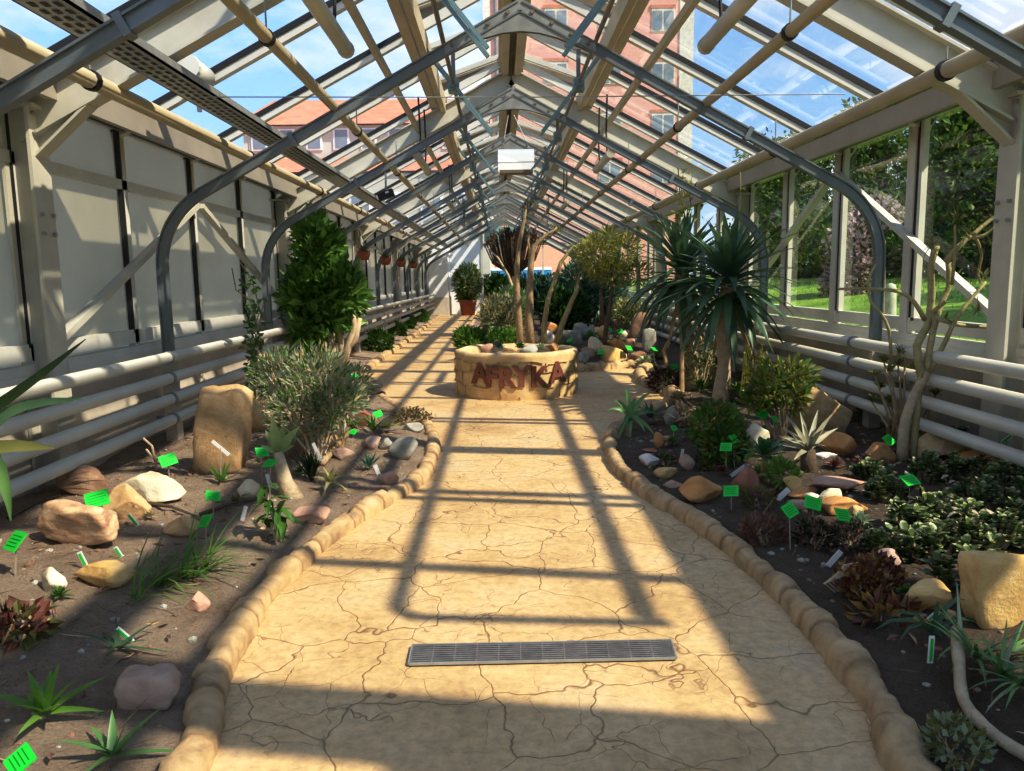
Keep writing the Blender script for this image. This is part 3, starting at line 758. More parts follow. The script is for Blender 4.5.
# ---- small black speaker box, transverse wire, hanging pots
c = P(386, 195, 9.4)
t = thing('junction_box', tuple(c), 'small black box fixed under the left roof slope', 'box')
mb = MB(); mb.beam(c - V((.09, 0, .03)), c + V((.09, 0, .03)), .09, .09); mb.build('case', M['dark'], t)
mb = MB(); mb.beam(c + V((0, -.05, .02)), c + V((.04, -.05, .035)), .01, .02); mb.build('badge', M['white'], t)
mb = MB(); mb.beam(c + V((0, .0, .03)), c + V((0, .03, .26)), .02, .02); mb.build('bracket', M['steel'], t)
mb = MB(); a, b = P(205, 97, 5.55), P(845, 94, 5.55); mb.tube([a, (a + b) / 2 - V((0, 0, .012)), b], .004, 5)
o = mb.build('cable', M['galv'], loc=a); tag(o, 'thin straight wire stretched across under the roof', 'wire')
for k, (px, py, ly) in enumerate([(371, 252, 2), (397, 258, 3), (412, 261, 4), (423, 263, 5)]):
    yy = [15.35, 18.25, 21.15, 24.05][k]; p = P(px, py, yy); p.x = -2.66; r = .13
    t = thing('hanging_pot', tuple(p), 'reddish hanging pot on the left wall arches, %s of four' % ORD[k], 'hanging pot', 'hanging pots by the left wall')
    mb = MB(); mb.lathe([(.02, -.16), (r * .7, -.15), (r * .95, -.05), (r, .02), (r * .9, .02), (r * .8, -.03), (.01, -.03)], p, 16); mb.build('pot', M['terracotta'], t, smooth=True)
    mb = MB()
    for j in range(60):
        d = rdir(); d.z = abs(d.z) + .3; mb.leaf(p + V((rnd.uniform(-.08, .08), rnd.uniform(-.08, .08), 0)), d, rnd.uniform(.1, .3), .02, 1.2, 3)
    mb.build('foliage', M['olive'], t)
    for a in (0, 2.1, 4.2):
        mb = MB(); mb.tube([p + V((r * math.cos(a), r * math.sin(a), 0)), p + V((-.1, 0, .5))], .005, 4); mb.build('hanger_wire', M['brown_steel'], t)
c = P(197, 73, 6.3); t = thing('cylinder_motor', tuple(c), 'short cream cylinder fixed above the cable tray', 'motor')
mb = MB(); mb.tube([c + V((0, -.16, 0)), c + V((0, .16, 0))], .085, 14); mb.build('body', M['cream'], t, smooth=True); mb = MB(); mb.tube([c + V((0, -.20, 0)), c + V((0, -.155, 0))], .095, 14); mb.build('end_cap', M['cream'], t); mb = MB(); mb.beam(c - V((0, 0, .02)), V((c.x, c.y, 2.83)), .03, .03); mb.build('bracket', M['steel'], t)
# ---- drain grate
A, B, C, D = G(413, 648), G(671, 643), G(676, 661), G(409, 667)
t = thing('drain_grate', tuple((A + B + C + D) / 4), 'long slotted metal drain grate set across the tan path', 'drain grate')
mb = MB(); z = .006
def L4(u, v): return (A.lerp(B, u)).lerp(D.lerp(C, u), v) + V((0, 0, z))
mb.quad(L4(0, 0), L4(0, 1), L4(1, 1), L4(1, 0)); mb.build('trough', M['grategap'], t)
z = .012; mb = MB()
for v in (.0, 1.): mb.beam(L4(0, v), L4(1, v), .007, .010)
for u in (.0, 1.): mb.beam(L4(u, 0), L4(u, 1), .010, .010)
mb.build('frame', M['galv'], t)
mb = MB()
for i in range(1, 9): mb.beam(L4(0, i / 9), L4(1, i / 9), .0065, .010)
for i in range(1, 12): mb.beam(L4(i / 12, 0), L4(i / 12, 1), .005, .006)
mb.build('bars', M['grate'], t)
# ---- round planter with lettering
pc = V((.2, 10.26, 0)); PR, PH = .82, .57
t = thing('round_planter', tuple(pc), 'round tan concrete planter lettered AFRYKA in the middle of the path', 'planter')
mb = MB(); n = 72; prof = [(PR * .985, -.02), (PR, .05), (PR * 1.0, .2), (PR * .985, .42), (PR * 1.0, .53), (PR * .985, PH), (PR * .93, PH + .015), (PR * .85, PH - .005), (PR * .835, .5), (PR * .83, .40)]
mb.lathe(prof, pc, n)
for i, v in enumerate(mb.v):
    k = mnoise.noise(v * 3.0); k2 = mnoise.noise(v * 9); r = (v - pc); r.z = 0
    if r.length > .1: mb.v[i] = v + r.normalized() * (k * .018 + k2 * .008) + V((0, 0, (k * .012 + k2 * .008) * (1 if v.z > .3 else 0)))
pw = mb; pw.m = 1; jn = pw                                              # carved block joints
for zz in (.17, .33, .46):
    for i in range(64):
        a0, a1 = 2 * PI * i / 64, 2 * PI * (i + 1) / 64; r = PR * 1.004
        f = lambda a: V((pc.x + r * math.cos(a), pc.y + r * math.sin(a), zz + .02 * math.sin(a * 5 + zz * 20) + .012 * math.sin(a * 13)))
        if (i * 7 + int(zz * 100)) % 5: jn.beam(f(a0), f(a1), .02, .007)
for row, (z0, z1) in enumerate([(.02, .17), (.17, .33), (.33, .46)]):
    for i in range(13):
        a = 2 * PI * (i + .45 * row) / 13 + .1 * math.sin(i * 3); r = PR * 1.003
        p = V((pc.x + r * math.cos(a), pc.y + r * math.sin(a), z0)); jn.beam(p, p + V((0, 0, z1 - z0)), .02, .008, (math.cos(a), math.sin(a), 0))
pw.build('planter_wall', [M['planter'], M['joint']], t, smooth=True)
mb = MB(); mb.lathe([(.001, .52), (.3, .52), (.6, .50), (PR * .84, .48)], pc, 32); mb.build('planter_soil', M['soil'], t, smooth=True)
def letter(ch, ang, zb, h, tilt, dep=.035):
    cu = bpy.data.curves.new('letter', 'FONT'); cu.body = ch; cu.size = h / .70; cu.extrude = dep / 2; cu.align_x = 'CENTER'; cu.offset = .012 * h / .25; cu.resolution_u = 3
    ob = bpy.data.objects.new('tmp', cu); COL.objects.link(ob)
    me = bpy.data.meshes.new_from_object(ob.evaluated_get(bpy.context.evaluated_depsgraph_get()))
    bpy.data.objects.remove(ob); bpy.data.curves.remove(cu)
    m4 = Matrix.Translation((PR * 1.015 * math.sin(ang), -PR * 1.015 * math.cos(ang), zb)) @ Matrix.Rotation(ang, 4, 'Z') @ Matrix.Rotation(PI / 2, 4, 'X') @ Matrix.Rotation(tilt, 4, 'Z')
    me.transform(m4); me.materials.clear(); me.materials.append(M['rust'])
    o = bpy.data.objects.new('letter', me); COL.objects.link(o); o.parent = t; o['_o'] = tuple(pc)
    o['label'] = 'rust-brown letter ' + ch
for ch, px, zb, tilt in (('A', 480, .215, .03), ('F', 491, .175, -.04), ('R', 506, .17, .02), ('Y', 521, .185, .0), ('K', 538, .17, -.02), ('A', 557, .21, .04)):
    a = math.asin(max(-.99, min(.99, ((px - 517) / 770 * 9.55) / PR))); letter(ch, a, zb, .25, tilt)
# ================================================================== rocks and plant tags
_rk = [0]
def rock_mesh(c, sx, sy, sz, seed, sub=3, flat=.5, cuts=11, boxy=0):
    bm = bmesh.new(); bmesh.ops.create_icosphere(bm, subdivisions=sub, radius=1)
    rr = random.Random(seed); pl = []
    for i in range(cuts):
        n = V((rr.uniform(-1, 1), rr.uniform(-1, 1), rr.uniform(-.6, 1))).normalized(); pl.append((n, rr.uniform(.42, .74)))
    off = V((seed * 1.7, seed * .9, seed * .4)); yawr = Matrix.Rotation(rr.uniform(-.3, .3), 3, 'Z')
    mb = MB()
    for v in bm.verts:
        p = v.co.copy()
        if boxy or seed % 3: k_ = max(abs(p.x), abs(p.y), abs(p.z)); p = p.lerp(p / k_ * .8, boxy or .3)
        for n, t in pl:
            k = p.dot(n)
            if k > t: p -= n * (k - t) * .99
        p *= 1 + (.16 if boxy else .10) * mnoise.noise(p * 1.6 + off) + .05 * mnoise.noise(p * 5 + off)
        mb.v.append(p)
    lo = [min(p[i] for p in mb.v) for i in range(3)]; hi = [max(p[i] for p in mb.v) for i in range(3)]
    for i, p in enumerate(mb.v):
        q = V([((p[k] - lo[k]) / (hi[k] - lo[k]) - (.5 if k < 2 else 0)) for k in range(3)])
        q = V((q.x * sx, q.y * sy, q.z * sz)); mb.v[i] = c + q
    for f in bm.faces: mb.f.append([v.index for v in f.verts]); mb.mi.append(0)
    bm.free(); return mb
def rock(box, kind, label, group, up=None, base=None, tall=0, cuts=7, lean=0, boxy=0):
    cuts = cuts + 4
    x0, y0, x1, y1 = box; _rk[0] += 1; seed = _rk[0]
    p = (S((x0 + x1) / 2, y1) if base is None else base)
    d = p.y; w = (x1 - x0) / F * d; app = (y1 - y0) / F * d
    ta = (CAMZ - p.z) / d; dd = w * (.7 if not tall else .55); h = max(app - dd * ta * .8, w * .22)
    if tall: h = app * .97
    sink = h * .14
    c = V((p.x, p.y + dd * .34, p.z - sink))
    mb = rock_mesh(c, w * 1.08, dd, h + sink, seed, 4 if (x1 - x0) > 30 else 3, cuts=0 if boxy else cuts, boxy=boxy)
    if lean:
        for v in mb.v: v.x += lean * max(0, v.z - p.z)
    o = mb.build('rock', R[kind], loc=(c.x, c.y, p.z), smooth=True); tag(o, label, 'rock', group); return o
GL, GR, GI, GP = 'rocks in the left bed', 'rocks in the right bed', 'rock pile on the island bed', 'stones inside the round planter'
for box, kind, label in [
    ((50, 457, 106, 494), 'brown', 'dark brown boulder against the lowest left wall pipe'),
    ((23, 488, 110, 545), 'striped', 'large pink and yellow striped boulder in the left bed'),
    ((104, 478, 144, 522), 'tan', 'rough tan rock just behind a striped boulder, left bed'),
    ((118, 463, 182, 501), 'pale', 'wide white and grey rock in front of the left pipes'),
    ((239, 390, 266, 432), 'gold', 'crumbly golden rock half hidden behind the tall upright stone'),
    ((160, 508, 197, 537), 'tan', 'flat tan rock behind the grassy tuft in the left bed'),
    ((237, 476, 259, 499), 'pale', 'small pale yellow block on bare soil, left bed'),
    ((290, 499, 328, 524), 'pink', 'rounded pinkish tan rock near the left kerb'),
    ((182, 588, 208, 612), 'pink', 'thin pink flake of stone lying near the left kerb'),
    ((36, 563, 65, 592), 'pale', 'small cream coloured rock under the tag at the left edge'),
    ((66, 551, 128, 588), 'gold', 'low flat golden rock in front of the striped boulder'),
    ((339, 406, 370, 428), 'red', 'brick-red rock beside the grey-green bush'),
    ((335, 392, 349, 406), 'pale', 'small round cream stone above the brick-red rock'),
    ((355, 389, 364, 397), 'red', 'tiny bright red stone at the edge of the left bed'),
    ((330, 445, 353, 460), 'mauve', 'low brownish rock beside a fallen branch, left bed'),
    ((361, 434, 380, 450), 'mauve', 'pinkish brown rock leftmost in the cluster at the kerb bend'),
    ((379, 436, 393, 450), 'grey', 'small greyish rock in the middle of the kerb bend cluster'),
    ((388, 434, 417, 460), 'grey', 'grey slab leaning in the cluster at the kerb bend'),
    ((403, 421, 423, 432), 'grey', 'dark flat stone at the back of the kerb bend cluster'),
    ((378, 468, 398, 485), 'pink', 'small pale pink stone against the left kerb')]:
    rock(box, kind, label, GL)
rock((189, 381, 243, 473), 'tan', 'tall upright tan stone standing like a pillar in the left bed', GL, tall=1, boxy=.6, lean=.16)
for box, kind, label in [
    ((681, 469, 724, 503), 'orange', 'rounded orange boulder beside the right kerb'),
    ((641, 451, 662, 468), 'white', 'small white quartz stone near the right kerb'),
    ((655, 464, 679, 479), 'gold', 'small golden stone between white and pink stones'),
    ((664, 477, 683, 488), 'pink', 'small pink stone touching the orange boulder'),
    ((679, 451, 696, 470), 'pink', 'egg-shaped pinkish stone behind the orange boulder'),
    ((654, 430, 666, 448), 'orange', 'small upright orange stone right of the kerbside aloe'),
    ((661, 434, 673, 447), 'pink', 'small pink stone leaning on an upright orange stone'),
    ((643, 447, 660, 454), 'red', 'thin dark red stone behind the white quartz'),
    ((665, 404, 680, 426), 'grey', 'pale grey upright stone behind the kerbside aloe'),
    ((732, 461, 762, 492), 'red', 'dark rust-coloured rock below the fleshy rosette'),
    ((742, 419, 772, 453), 'pale', 'cream rock behind the fleshy green rosette'),
    ((820, 426, 858, 456), 'orange', 'orange rock at the foot of the big sunlit boulder'),
    ((814, 449, 839, 459), 'white', 'thin white flat stone beside the grey agave'),
    ((814, 471, 873, 492), 'pink', 'long flat pale pink slab in the right bed'),
    ((820, 484, 842, 504), 'pale', 'cream block in front of the long pink slab'),
    ((824, 488, 869, 513), 'orange', 'long orange rock beside the paddle-leaved succulents'),
    ((846, 500, 866, 524), 'tan', 'tan rock under the front end of the long orange rock'),
    ((784, 472, 803, 493), 'gold', 'small golden yellow stone below the grey agave'),
    ((789, 484, 821, 498), 'orange', 'flat orange stone among three green tags'),
    ((806, 490, 822, 502), 'pale', 'small yellowish stone tucked behind a green tag'),
    ((762, 485, 778, 498), 'brown', 'small rough brown stone left of a white tag'),
    ((789, 497, 808, 510), 'mauve', 'small mauve stone behind the paler green tag pair'),
    ((907, 572, 955, 613), 'gold', 'rounded golden rock in front of the paddle-leaved succulents'),
    ((940, 604, 960, 622), 'tan', 'small tan stone right of the rounded golden rock'),
    ((877, 544, 903, 568), 'mauve', 'dull mauve rock behind the brown sedum'),
    ((919, 422, 978, 461), 'tan', 'angular tan block behind the bare branching tree, by the pipes'),
    ((963, 438, 1034, 478), 'orange', 'long angular rust-orange block by the right pipes'),
    ((867, 438, 898, 464), 'orange', 'low brown-orange rock beneath a green tag by the pipes'),
    ((986, 472, 999, 486), 'orange', 'tiny orange stone in front of the angular rust block')]:
    rock(box, kind, label, GR)
rock((112, 650, 175, 709), 'mauve', 'big flat-faced pinkish rock on dark soil at the near left', GL, boxy=.6)
rock((791, 384, 855, 440), 'tan', 'big brown boulder with a sunlit top beside the right pipes', GR, tall=1, cuts=8)
rock((974, 545, 1046, 624), 'gold', 'large square-edged golden slab at the right edge', GR, tall=1, boxy=.7, lean=-.12)
for box, kind, label in [
    ((559, 329, 583, 346), 'grey', 'grey-green boulder nearest the planter on the island'),
    ((573, 322, 588, 338), 'grey', 'grey pointed rock behind the grey-green boulder'),
    ((584, 324, 596, 338), 'grey', 'small square grey rock at the top of the pile'),
    ((589, 336, 604, 352), 'pale', 'white rounded rock left of the thin-trunked tree'),
    ((601, 343, 627, 362), 'gold', 'bright yellow flat slab at the front of the island'),
    ((608, 337, 629, 352), 'orange', 'broad peach-coloured rock behind the bright yellow slab'),
    ((597, 325, 610, 340), 'gold', 'yellow rock directly behind the thin tree trunk'),
    ((612, 315, 629, 329), 'pink', 'pinkish rock high in the pile'),
    ((621, 329, 635, 338), 'pale', 'narrow white stone lying right of the thin tree'),
    ((629, 350, 646, 364), 'brown', 'brown rock just behind the island kerb'),
    ((637, 355, 652, 367), 'pale', 'cream stone at the kerb corner of the island'),
    ((578, 350, 590, 363), 'grey', 'small grey stone right behind the planter rim'),
    ((582, 346, 596, 357), 'mauve', 'small mauve stone beside the planter'),
    ((544, 330, 554, 343), 'white', 'small white stone between two bare trunks'),
    ((545, 321, 559, 333), 'orange', 'orange stone between two bare trunks behind the planter'),
    ((597, 306, 607, 319), 'pink', 'pink stone standing furthest back in the pile'),
    ((585, 314, 598, 326), 'pink', 'dusky pink stone at the back left of the pile'),
    ((626, 338, 635, 348), 'pink', 'tiny pink stone below the narrow white one')]:
    rock(box, kind, label, GI)
rock((629, 311, 648, 338), 'brown', 'tall brown slab leaning by the right pipes', GI, tall=1, boxy=.7, lean=.2)
rock((643, 327, 656, 352), 'grey', 'dark grey upright slab in front of the leaning brown slab', GI, tall=1, boxy=.7)
for px, py, w, kind, label in [(486, 352, 13, 'pink', 'leftmost pink stone inside the round planter'), (510, 352, 14, 'tan', 'tan stone in the middle of the round planter'),
    (529, 353, 17, 'grey', 'flat grey stone in the planter right of centre'), 
    (497, 349, 9, 'brown', 'small brown stone at the back left of the planter'), (553, 351, 11, 'orange', 'rightmost orange stone inside the planter')]:
    p = G(px, py + 1., .50); rock((px - w / 2, py - 7, px + w / 2, py + 3), kind, label, GP, base=p)
# ------------------------------------------------------------------ plant tags
GT = 'green plant tags on stakes'
def ptag(cx, cy, w, by, label, yawa=None, tilt=None, bx=None):
    g = S(bx if bx is not None else cx + rnd.uniform(-1, 1), by); d = g.y; c = P(cx, cy, d); ww = w / F * d * .80
    t = thing('plant_tag', tuple(g), label, 'plant tag', GT)
    ya = rnd.choice([-1, 1]) * rnd.uniform(.25, .75) if yawa is None else yawa; ti = rnd.uniform(.5, .9) if tilt is None else tilt
    u = V((math.cos(ya), math.sin(ya), rnd.uniform(-.25, .25))).normalized(); v = V((-math.sin(ya) * math.cos(ti), math.cos(ya) * math.cos(ti), math.sin(ti))); v = (v - u * v.dot(u)).normalized(); nn = u.cross(v)
    mb = MB(); h = ww * .42; th = .002
    def q(a, b, c_): return c + u * a * ww / 2 + v * b * h + nn * c_
    mb.add([q(-1, -1, -th), q(1, -1, -th), q(1, 1, -th), q(-1, 1, -th), q(-1, -1, th), q(1, -1, th), q(1, 1, th), q(-1, 1, th)],
           [(0, 3, 2, 1), (4, 5, 6, 7), (0, 1, 5, 4), (1, 2, 6, 5), (2, 3, 7, 6), (3, 0, 4, 7)])
    mb.m = 1
    for b, e in ((.5, .7), (.15, .8), (-.2, .6), (-.55, .75)):
        mb.quad(q(-.8, b - .045, th + .001), q(e, b - .045, th + .001), q(e, b + .045, th + .001), q(-.8, b + .045, th + .001))
    mb.build('plate', [M['tag'], M['tagdark']], t)
    st = MB(); st.beam(g - V((0, 0, .05)), c - nn * .006, max(.008, ww * .07), .005); st.build('stake', M['stake'], t)
for a in [
    (15, 541, 32, 577, 'green plant tag at the left edge before the striped boulder'),
    (97, 499, 27, 541, 'green plant tag in front of the rough tan and striped rocks'),
    (168, 460, 20, 478, 'green plant tag peeping up behind the wide white rock'),
    (213, 496, 18, 522, 'green plant tag behind the flat tan rock in the left bed'),
    (205, 521, 21, 550, 'green plant tag over the grassy tuft in the left bed'),
    (262, 452, 16, 486, 'upper of two green tags beside the toothed pale plant'),
    (270, 463, 16, 500, 'lower of two green tags beside the toothed pale plant'),
    (324, 433, 12, 452, 'green plant tag left of the brick-red rock, in shade'),
    (353, 432, 9, 453, 'green plant tag right in front of the brick-red rock'),
    (378, 414, 11, 430, 'green plant tag above the strappy tuft near the kerb bend'),
    (347, 386, 10, 397, 'green plant tag between the grey-green bush and the path'),
    (355, 376, 9, 386, 'furthest green plant tag of the near left bed'),
    (20, 760, 40, 792, 'green plant tag cut by the lower left corner'),
    (731, 491, 19, 510, 'green plant tag right of the orange boulder'),
    (790, 510, 22, 548, 'leftmost of three green tags in front of the orange stones'),
    (813, 503, 21, 530, 'middle one of three green tags in front of the orange stones'),
    (843, 515, 22, 542, 'rightmost of three green tags in front of the orange stones'),
    (889, 440, 17, 468, 'green plant tag before the low brown-orange rock'),
    (910, 480, 22, 505, 'green plant tag amid the paddle-leaved succulents'),
    (762, 414, 14, 436, 'brightest green tag in front of the yellow-green shrub'),
    (775, 419, 11, 440, 'shaded green tag right of another beside the cream rock'),
    (761, 402, 9, 425, 'small dim green tag inside the yellow-green shrub'),
    (726, 447, 15, 470, 'lower of two overlapping green tags by the round bush'),
    (734, 439, 14, 468, 'upper of two overlapping green tags by the round bush'),
    (698, 419, 12, 440, 'green plant tag left of the round green bush'),
    (674, 428, 9, 445, 'green plant tag behind the pink and orange stones'),
    (674, 367, 9, 384, 'green plant tag over the dark purple clump'),
    (570, 340, 9, 350, 'green plant tag on the grey-green island boulder'),
    (601, 352, 9, 362, 'green plant tag left of the bright yellow slab'),
    (629, 348, 9, 362, 'green plant tag right of the bright yellow slab'),
    (654, 349, 9, 366, 'green plant tag before the dark grey upright slab'),
    (609, 330, 7, 345, 'small green tag right behind the thin tree trunk'),
    (620, 331, 8, 345, 'small green tag near the narrow white island stone')]:
    ptag(*a)
def stick(x0, y0, x1, y1, w, label, striped=True, base=None, group=None):
    g = S((x0 + x1) / 2, (base or max(y0, y1)) + 1); d = g.y
    a, b = P(x0, y0, d), P(x1, y1, d); ww = w / F * d
    t = thing('plant_label', tuple(g), label, 'plant label', group)
    dd = (b - a).normalized(); s = dd.cross(V((0, -1, 0))).normalized() * ww / 2; e = V((0, -.002, 0))
    mb = MB(); mb.beam(a, b, .004, ww, s); mb.build('strip', M['whiteplastic'], t)
    if striped:
        mb = MB(); e = V((0, -.004, 0)); a2, b2 = a.lerp(b, .08), a.lerp(b, .92)
        mb.add([a2 - s * .55 + e, b2 - s * .55 + e, b2 + s * .55 + e, a2 + s * .55 + e], [(0, 1, 2, 3)]); mb.build('green_face', M['tag'], t)
    if base:
        mb = MB(); m = a.lerp(b, .5); mb.beam(g - V((0, 0, .04)), m, .008, .006); mb.build('stake', M['stake'], t)
G1, G2 = 'narrow green plant labels edged in white', 'white plant labels'
for a in [(128, 514, 138, 526, 4), (115, 547, 122, 557, 4), (79, 552, 87, 568, 5), (117, 628, 133, 642, 5)]:
    nm = {128: 'beneath the rough tan rock', 115: 'beside the low flat golden rock, tilted', 79: 'leaning on the low flat golden rock', 117: 'above the big flat-faced pinkish rock'}[a[0]]
    stick(*a, 'narrow green label with white edges ' + nm, group=G1)
stick(928, 620, 939, 611, 5, 'narrow green label with white edges below the rounded golden rock', group=G1)
stick(930, 663, 932, 636, 6, 'narrow green label hanging upright by the strappy aloe', group=G1)
stick(1001, 443, 1012, 435, 4, 'green tag seen edge-on before the rust-orange block', base=476, group=G1)
for a, nm, b in [((212, 441, 229, 455, 3.5), 'before the tall upright tan stone', 479), ((313, 443, 321, 461, 3.5), 'leaning on the dark narrow plant', 483), ((375, 465, 379, 475, 4), 'beside the small blue-grey succulent', None),
    ((242, 521, 246, 506, 4), 'sunk upright near the grassy tuft', None), ((91, 486, 93, 474, 5), 'above the tag at the striped boulder', None), ((267, 474, 271, 489, 4), 'at the foot of the paired green tags', None),
    ((828, 566, 841, 551, 6), 'lying left of the brown sedum', None), ((731, 476, 745, 466, 4), 'lying on the dark rust-coloured rock', None), ((777, 500, 789, 489, 6), 'beside the flat orange stone', None),
    ((681, 459, 683, 449, 3), 'behind the egg-shaped pinkish stone', None), ((1010, 476, 1011, 454, 4), 'upright before the rust-orange block', None)]:
    stick(*a, 'white plant label ' + nm, striped=False, base=b, group=G2)
# ================================================================== plants
def polyP(pts, d0, dd=None):
    return [P(p[0], p[1], d0 + (p[2] if len(p) > 2 else 0)) for p in pts]
def ribbon(mb, pts, ws, fold=.2, nrm=(0, -.5, 1)):
    o = len(mb.v); k = len(pts)
    for i, p in enumerate(pts):
        d = (pts[min(i + 1, k - 1)] - pts[max(i - 1, 0)]).normalized(); s = d.cross(V(nrm)).normalized(); n = s.cross(d)
        mb.v += [p - s * ws[i] / 2 + n * ws[i] * fold, p.copy(), p + s * ws[i] / 2 + n * ws[i] * fold]
    for i in range(k - 1):
        for j in range(2):
            a = o + i * 3 + j; mb.f.append([a, a + 1, a + 4, a + 3]); mb.mi.append(mb.m)
def rosette(name, label, cat, c, n, L, w, lo, hi, droop, m, kind='taper', group=None, root=None, segs=5, fold=.25, base=None, extra=None):
    """ring of leaves from point c; lo..hi: how steeply they rise"""
    t = thing(name, tuple(base if base is not None else c), label, cat, group)
    mb = MB()
    for i in range(n):
        a = i * 2.39996 + rnd.uniform(-.25, .25); e = lo + (hi - lo) * (i / max(1, n - 1)) ** .8 + rnd.uniform(-.1, .1)
        d = V((math.cos(a) * math.cos(e), math.sin(a) * math.cos(e), math.sin(e)))
        mb.leaf(c + d * w * .3, d, L * rnd.uniform(.75, 1.1) * (1 - .25 * max(0, e)), w * rnd.uniform(.85, 1.15), droop * rnd.uniform(.6, 1.3), segs, fold, kind)
    mb.build('leaves', m, t, smooth=True)
    if root: mb = MB(); mb.tube([c - V((0, 0, root[0])), c - V((0, 0, root[0] * .5)), c + V((0, 0, .01))], [root[1] * 1.15, root[1], root[1] * .8], 8); mb.build('stem', root[2], t, smooth=True)
    return t
def cloud(mb, c, r, n, L, w, shell=.55, upb=.3, wig=.7):
    """leaves scattered through an ellipsoid, pointing outward"""
    for i in range(n):
        d = rdir(); k = shell + (1 - shell) * rnd.random()
        q = V((d.x * r[0] * k, d.y * r[1] * k, d.z * r[2] * k))
        o = (d + rdir() * wig + V((0, 0, upb))).normalized(); l = L * rnd.uniform(.65, 1.25)
        mb.chip(c + q, o, l, w * rnd.uniform(.7, 1.2))
def bush(name, label, cat, base, blobs, n, L, w, mats, stem=None, group=None, smat=None, upb=.3, wig=.7, shell=.55):
    """stems from base into leaf clouds. blobs: (centre, radii)"""
    t = thing(name, tuple(base), label, cat, group)
    mb = MB(); tot = sum(b[1][0] * b[1][2] for b in blobs)
    for c, r in blobs:
        k = int(n * r[0] * r[2] / tot)
        for i in range(len(mats)):
            mb.m = i; cloud(mb, c, r, k // len(mats), L, w, shell, upb, wig)
    mb.build('foliage', mats, t)
    mb = MB(); sr = stem or .012
    for c, r in blobs:
        for i in range(5):
            e = c + V((rnd.uniform(-.8, .8) * r[0], rnd.uniform(-.8, .8) * r[1], rnd.uniform(-.2, .8) * r[2])); m = base.lerp(e, .5) + rv(.04)
            mb.tube([base - V((0, 0, .04)) + rv(.02), m, e], [sr, sr * .7, sr * .3], 5)
    mb.build('stem', smat or M['bark'], t)
    return t
def pxblob(x0, y0, x1, y1, d, depth=None):
    c = P((x0 + x1) / 2, (y0 + y1) / 2, d); rx = (x1 - x0) / 2 / F * d; rz = (y1 - y0) / 2 / F * d
    return (c, (rx, depth or rx, rz))
def tree(name, label, trunks, d, fol, leafspec, group=None, bm_=None, cat='tree'):
    """trunks: list of (pixel polyline, radii); fol: blobs"""
    b = polyP(trunks[0][0][:1], d)[0]; t = thing(name, tuple(b), label, cat, group)
    for i, (pl, rad) in enumerate(trunks):
        mb = MB(); pts = polyP(pl, d); mb.tube(pts, [rad[0] + (rad[1] - rad[0]) * j / (len(pts) - 1) for j in range(len(pts))], 8)
        mb.build('trunk' if i == 0 else 'branch', bm_ or M['bark'], t, smooth=True)
    if fol:
        mb = MB(); n, L, w, mats = leafspec; tot = sum(x[1][0] * x[1][2] for x in fol)
        for c, r in fol:
            for i in range(len(mats)): mb.m = i; cloud(mb, c, r, int(n * r[0] * r[2] / tot / len(mats)), L, w, .35)
        mb.build('foliage', mats, t)
    return t
# ---------------------------------------------------------------- left bed
# big aloe reaching in from the left edge
d = 2.75; b = P(-62, 560, d); b.z = soil(b.x, b.y)
t = thing('giant_aloe', tuple(b), 'large dark aloe whose long leaves reach in from the left edge', 'aloe')
for pl, ws, mm in [([(-62, 470), (-20, 420), (10, 398), (45, 372), (86, 339)], [.05, .05, .04, .03, .003], 'dark_green'),
                   ([(-62, 480), (-20, 440), (10, 412), (45, 402), (70, 400), (83, 397)], [.06, .06, .05, .035, .02, .003], 'dracaena'),
                   ([(-62, 490), (-25, 455), (0, 447), (30, 446), (55, 448)], [.06, .06, .05, .04, .004], 'olive'),
                   ([(-62, 500), (-30, 440), (-8, 455), (6, 485), (11, 521)], [.07, .08, .07, .06, .005], 'aloe'),
                   ([(-62, 500), (-60, 430), (-40, 380), (-20, 350)], [.06, .06, .04, .004], 'aloe'), ([(-62, 500), (-90, 450), (-120, 430)], [.06, .05, .004], 'aloe')]:
    mb = MB(); ribbon(mb, smoothline(polyP(pl, d), .04), [1] * 999) if False else None
    pts = polyP(pl, d); fine = smoothline(pts, .05); k = len(fine); wv = []
    for i in range(k):
        s = i / (k - 1) * (len(ws) - 1); j = min(int(s), len(ws) - 2); wv.append(ws[j] + (ws[j + 1] - ws[j]) * (s - j))
    ribbon(mb, fine, wv, .18, (0, -1, .25)); mb.build('leaf', M[mm], t, smooth=True)
mb = MB(); mb.tube([b - V((0, 0, .05)), P(-62, 480, d)], [.06, .05], 8); mb.build('stem', M['bark'], t)
# grassy tuft
t = thing('grassy_bulbine', tuple(S(170, 580)), 'tuft of long narrow green leaves sprawling beside the kerb', 'succulent')
mb = MB()
for bx, by, n in ((135, 602, 9), (158, 588, 22), (182, 578, 26), (200, 572, 20)):
    p = S(bx, by)
    for i in range(n):
        a = rnd.uniform(-.6, 1.9) if rnd.random() < .75 else rnd.uniform(0, 6.28); e = rnd.uniform(.35, 1.2)
        mb.leaf(p + rv(.03), (math.cos(a) * math.cos(e), math.sin(a) * math.cos(e), math.sin(e)), rnd.uniform(.18, .42), .014, rnd.uniform(.6, 1.8), 5, .25, 'taper')
mb.m = 0; mb.build('leaves', M['green'], t)
p = S(46, 722); rosette('star_aloe', 'yellow-green star-shaped aloe at the near left corner', 'aloe', p + V((0, 0, .03)), 13, .19, .05, .05, 1.2, .35, M['bright'])
p = S(114, 762); rosette('star_aloe', 'dark green aloe at the bottom edge, right of another', 'aloe', p + V((0, 0, .02)), 9, .19, .036, .1, 1.1, .4, M['aloe'])
p = S(118, 650); rosette('dark_aloe', 'small aloe with dark flat leaves near the flat-faced pinkish rock', 'aloe', p + V((0, 0, .01)), 7, .22, .025, .0, .6, .3, M['dracaena'])
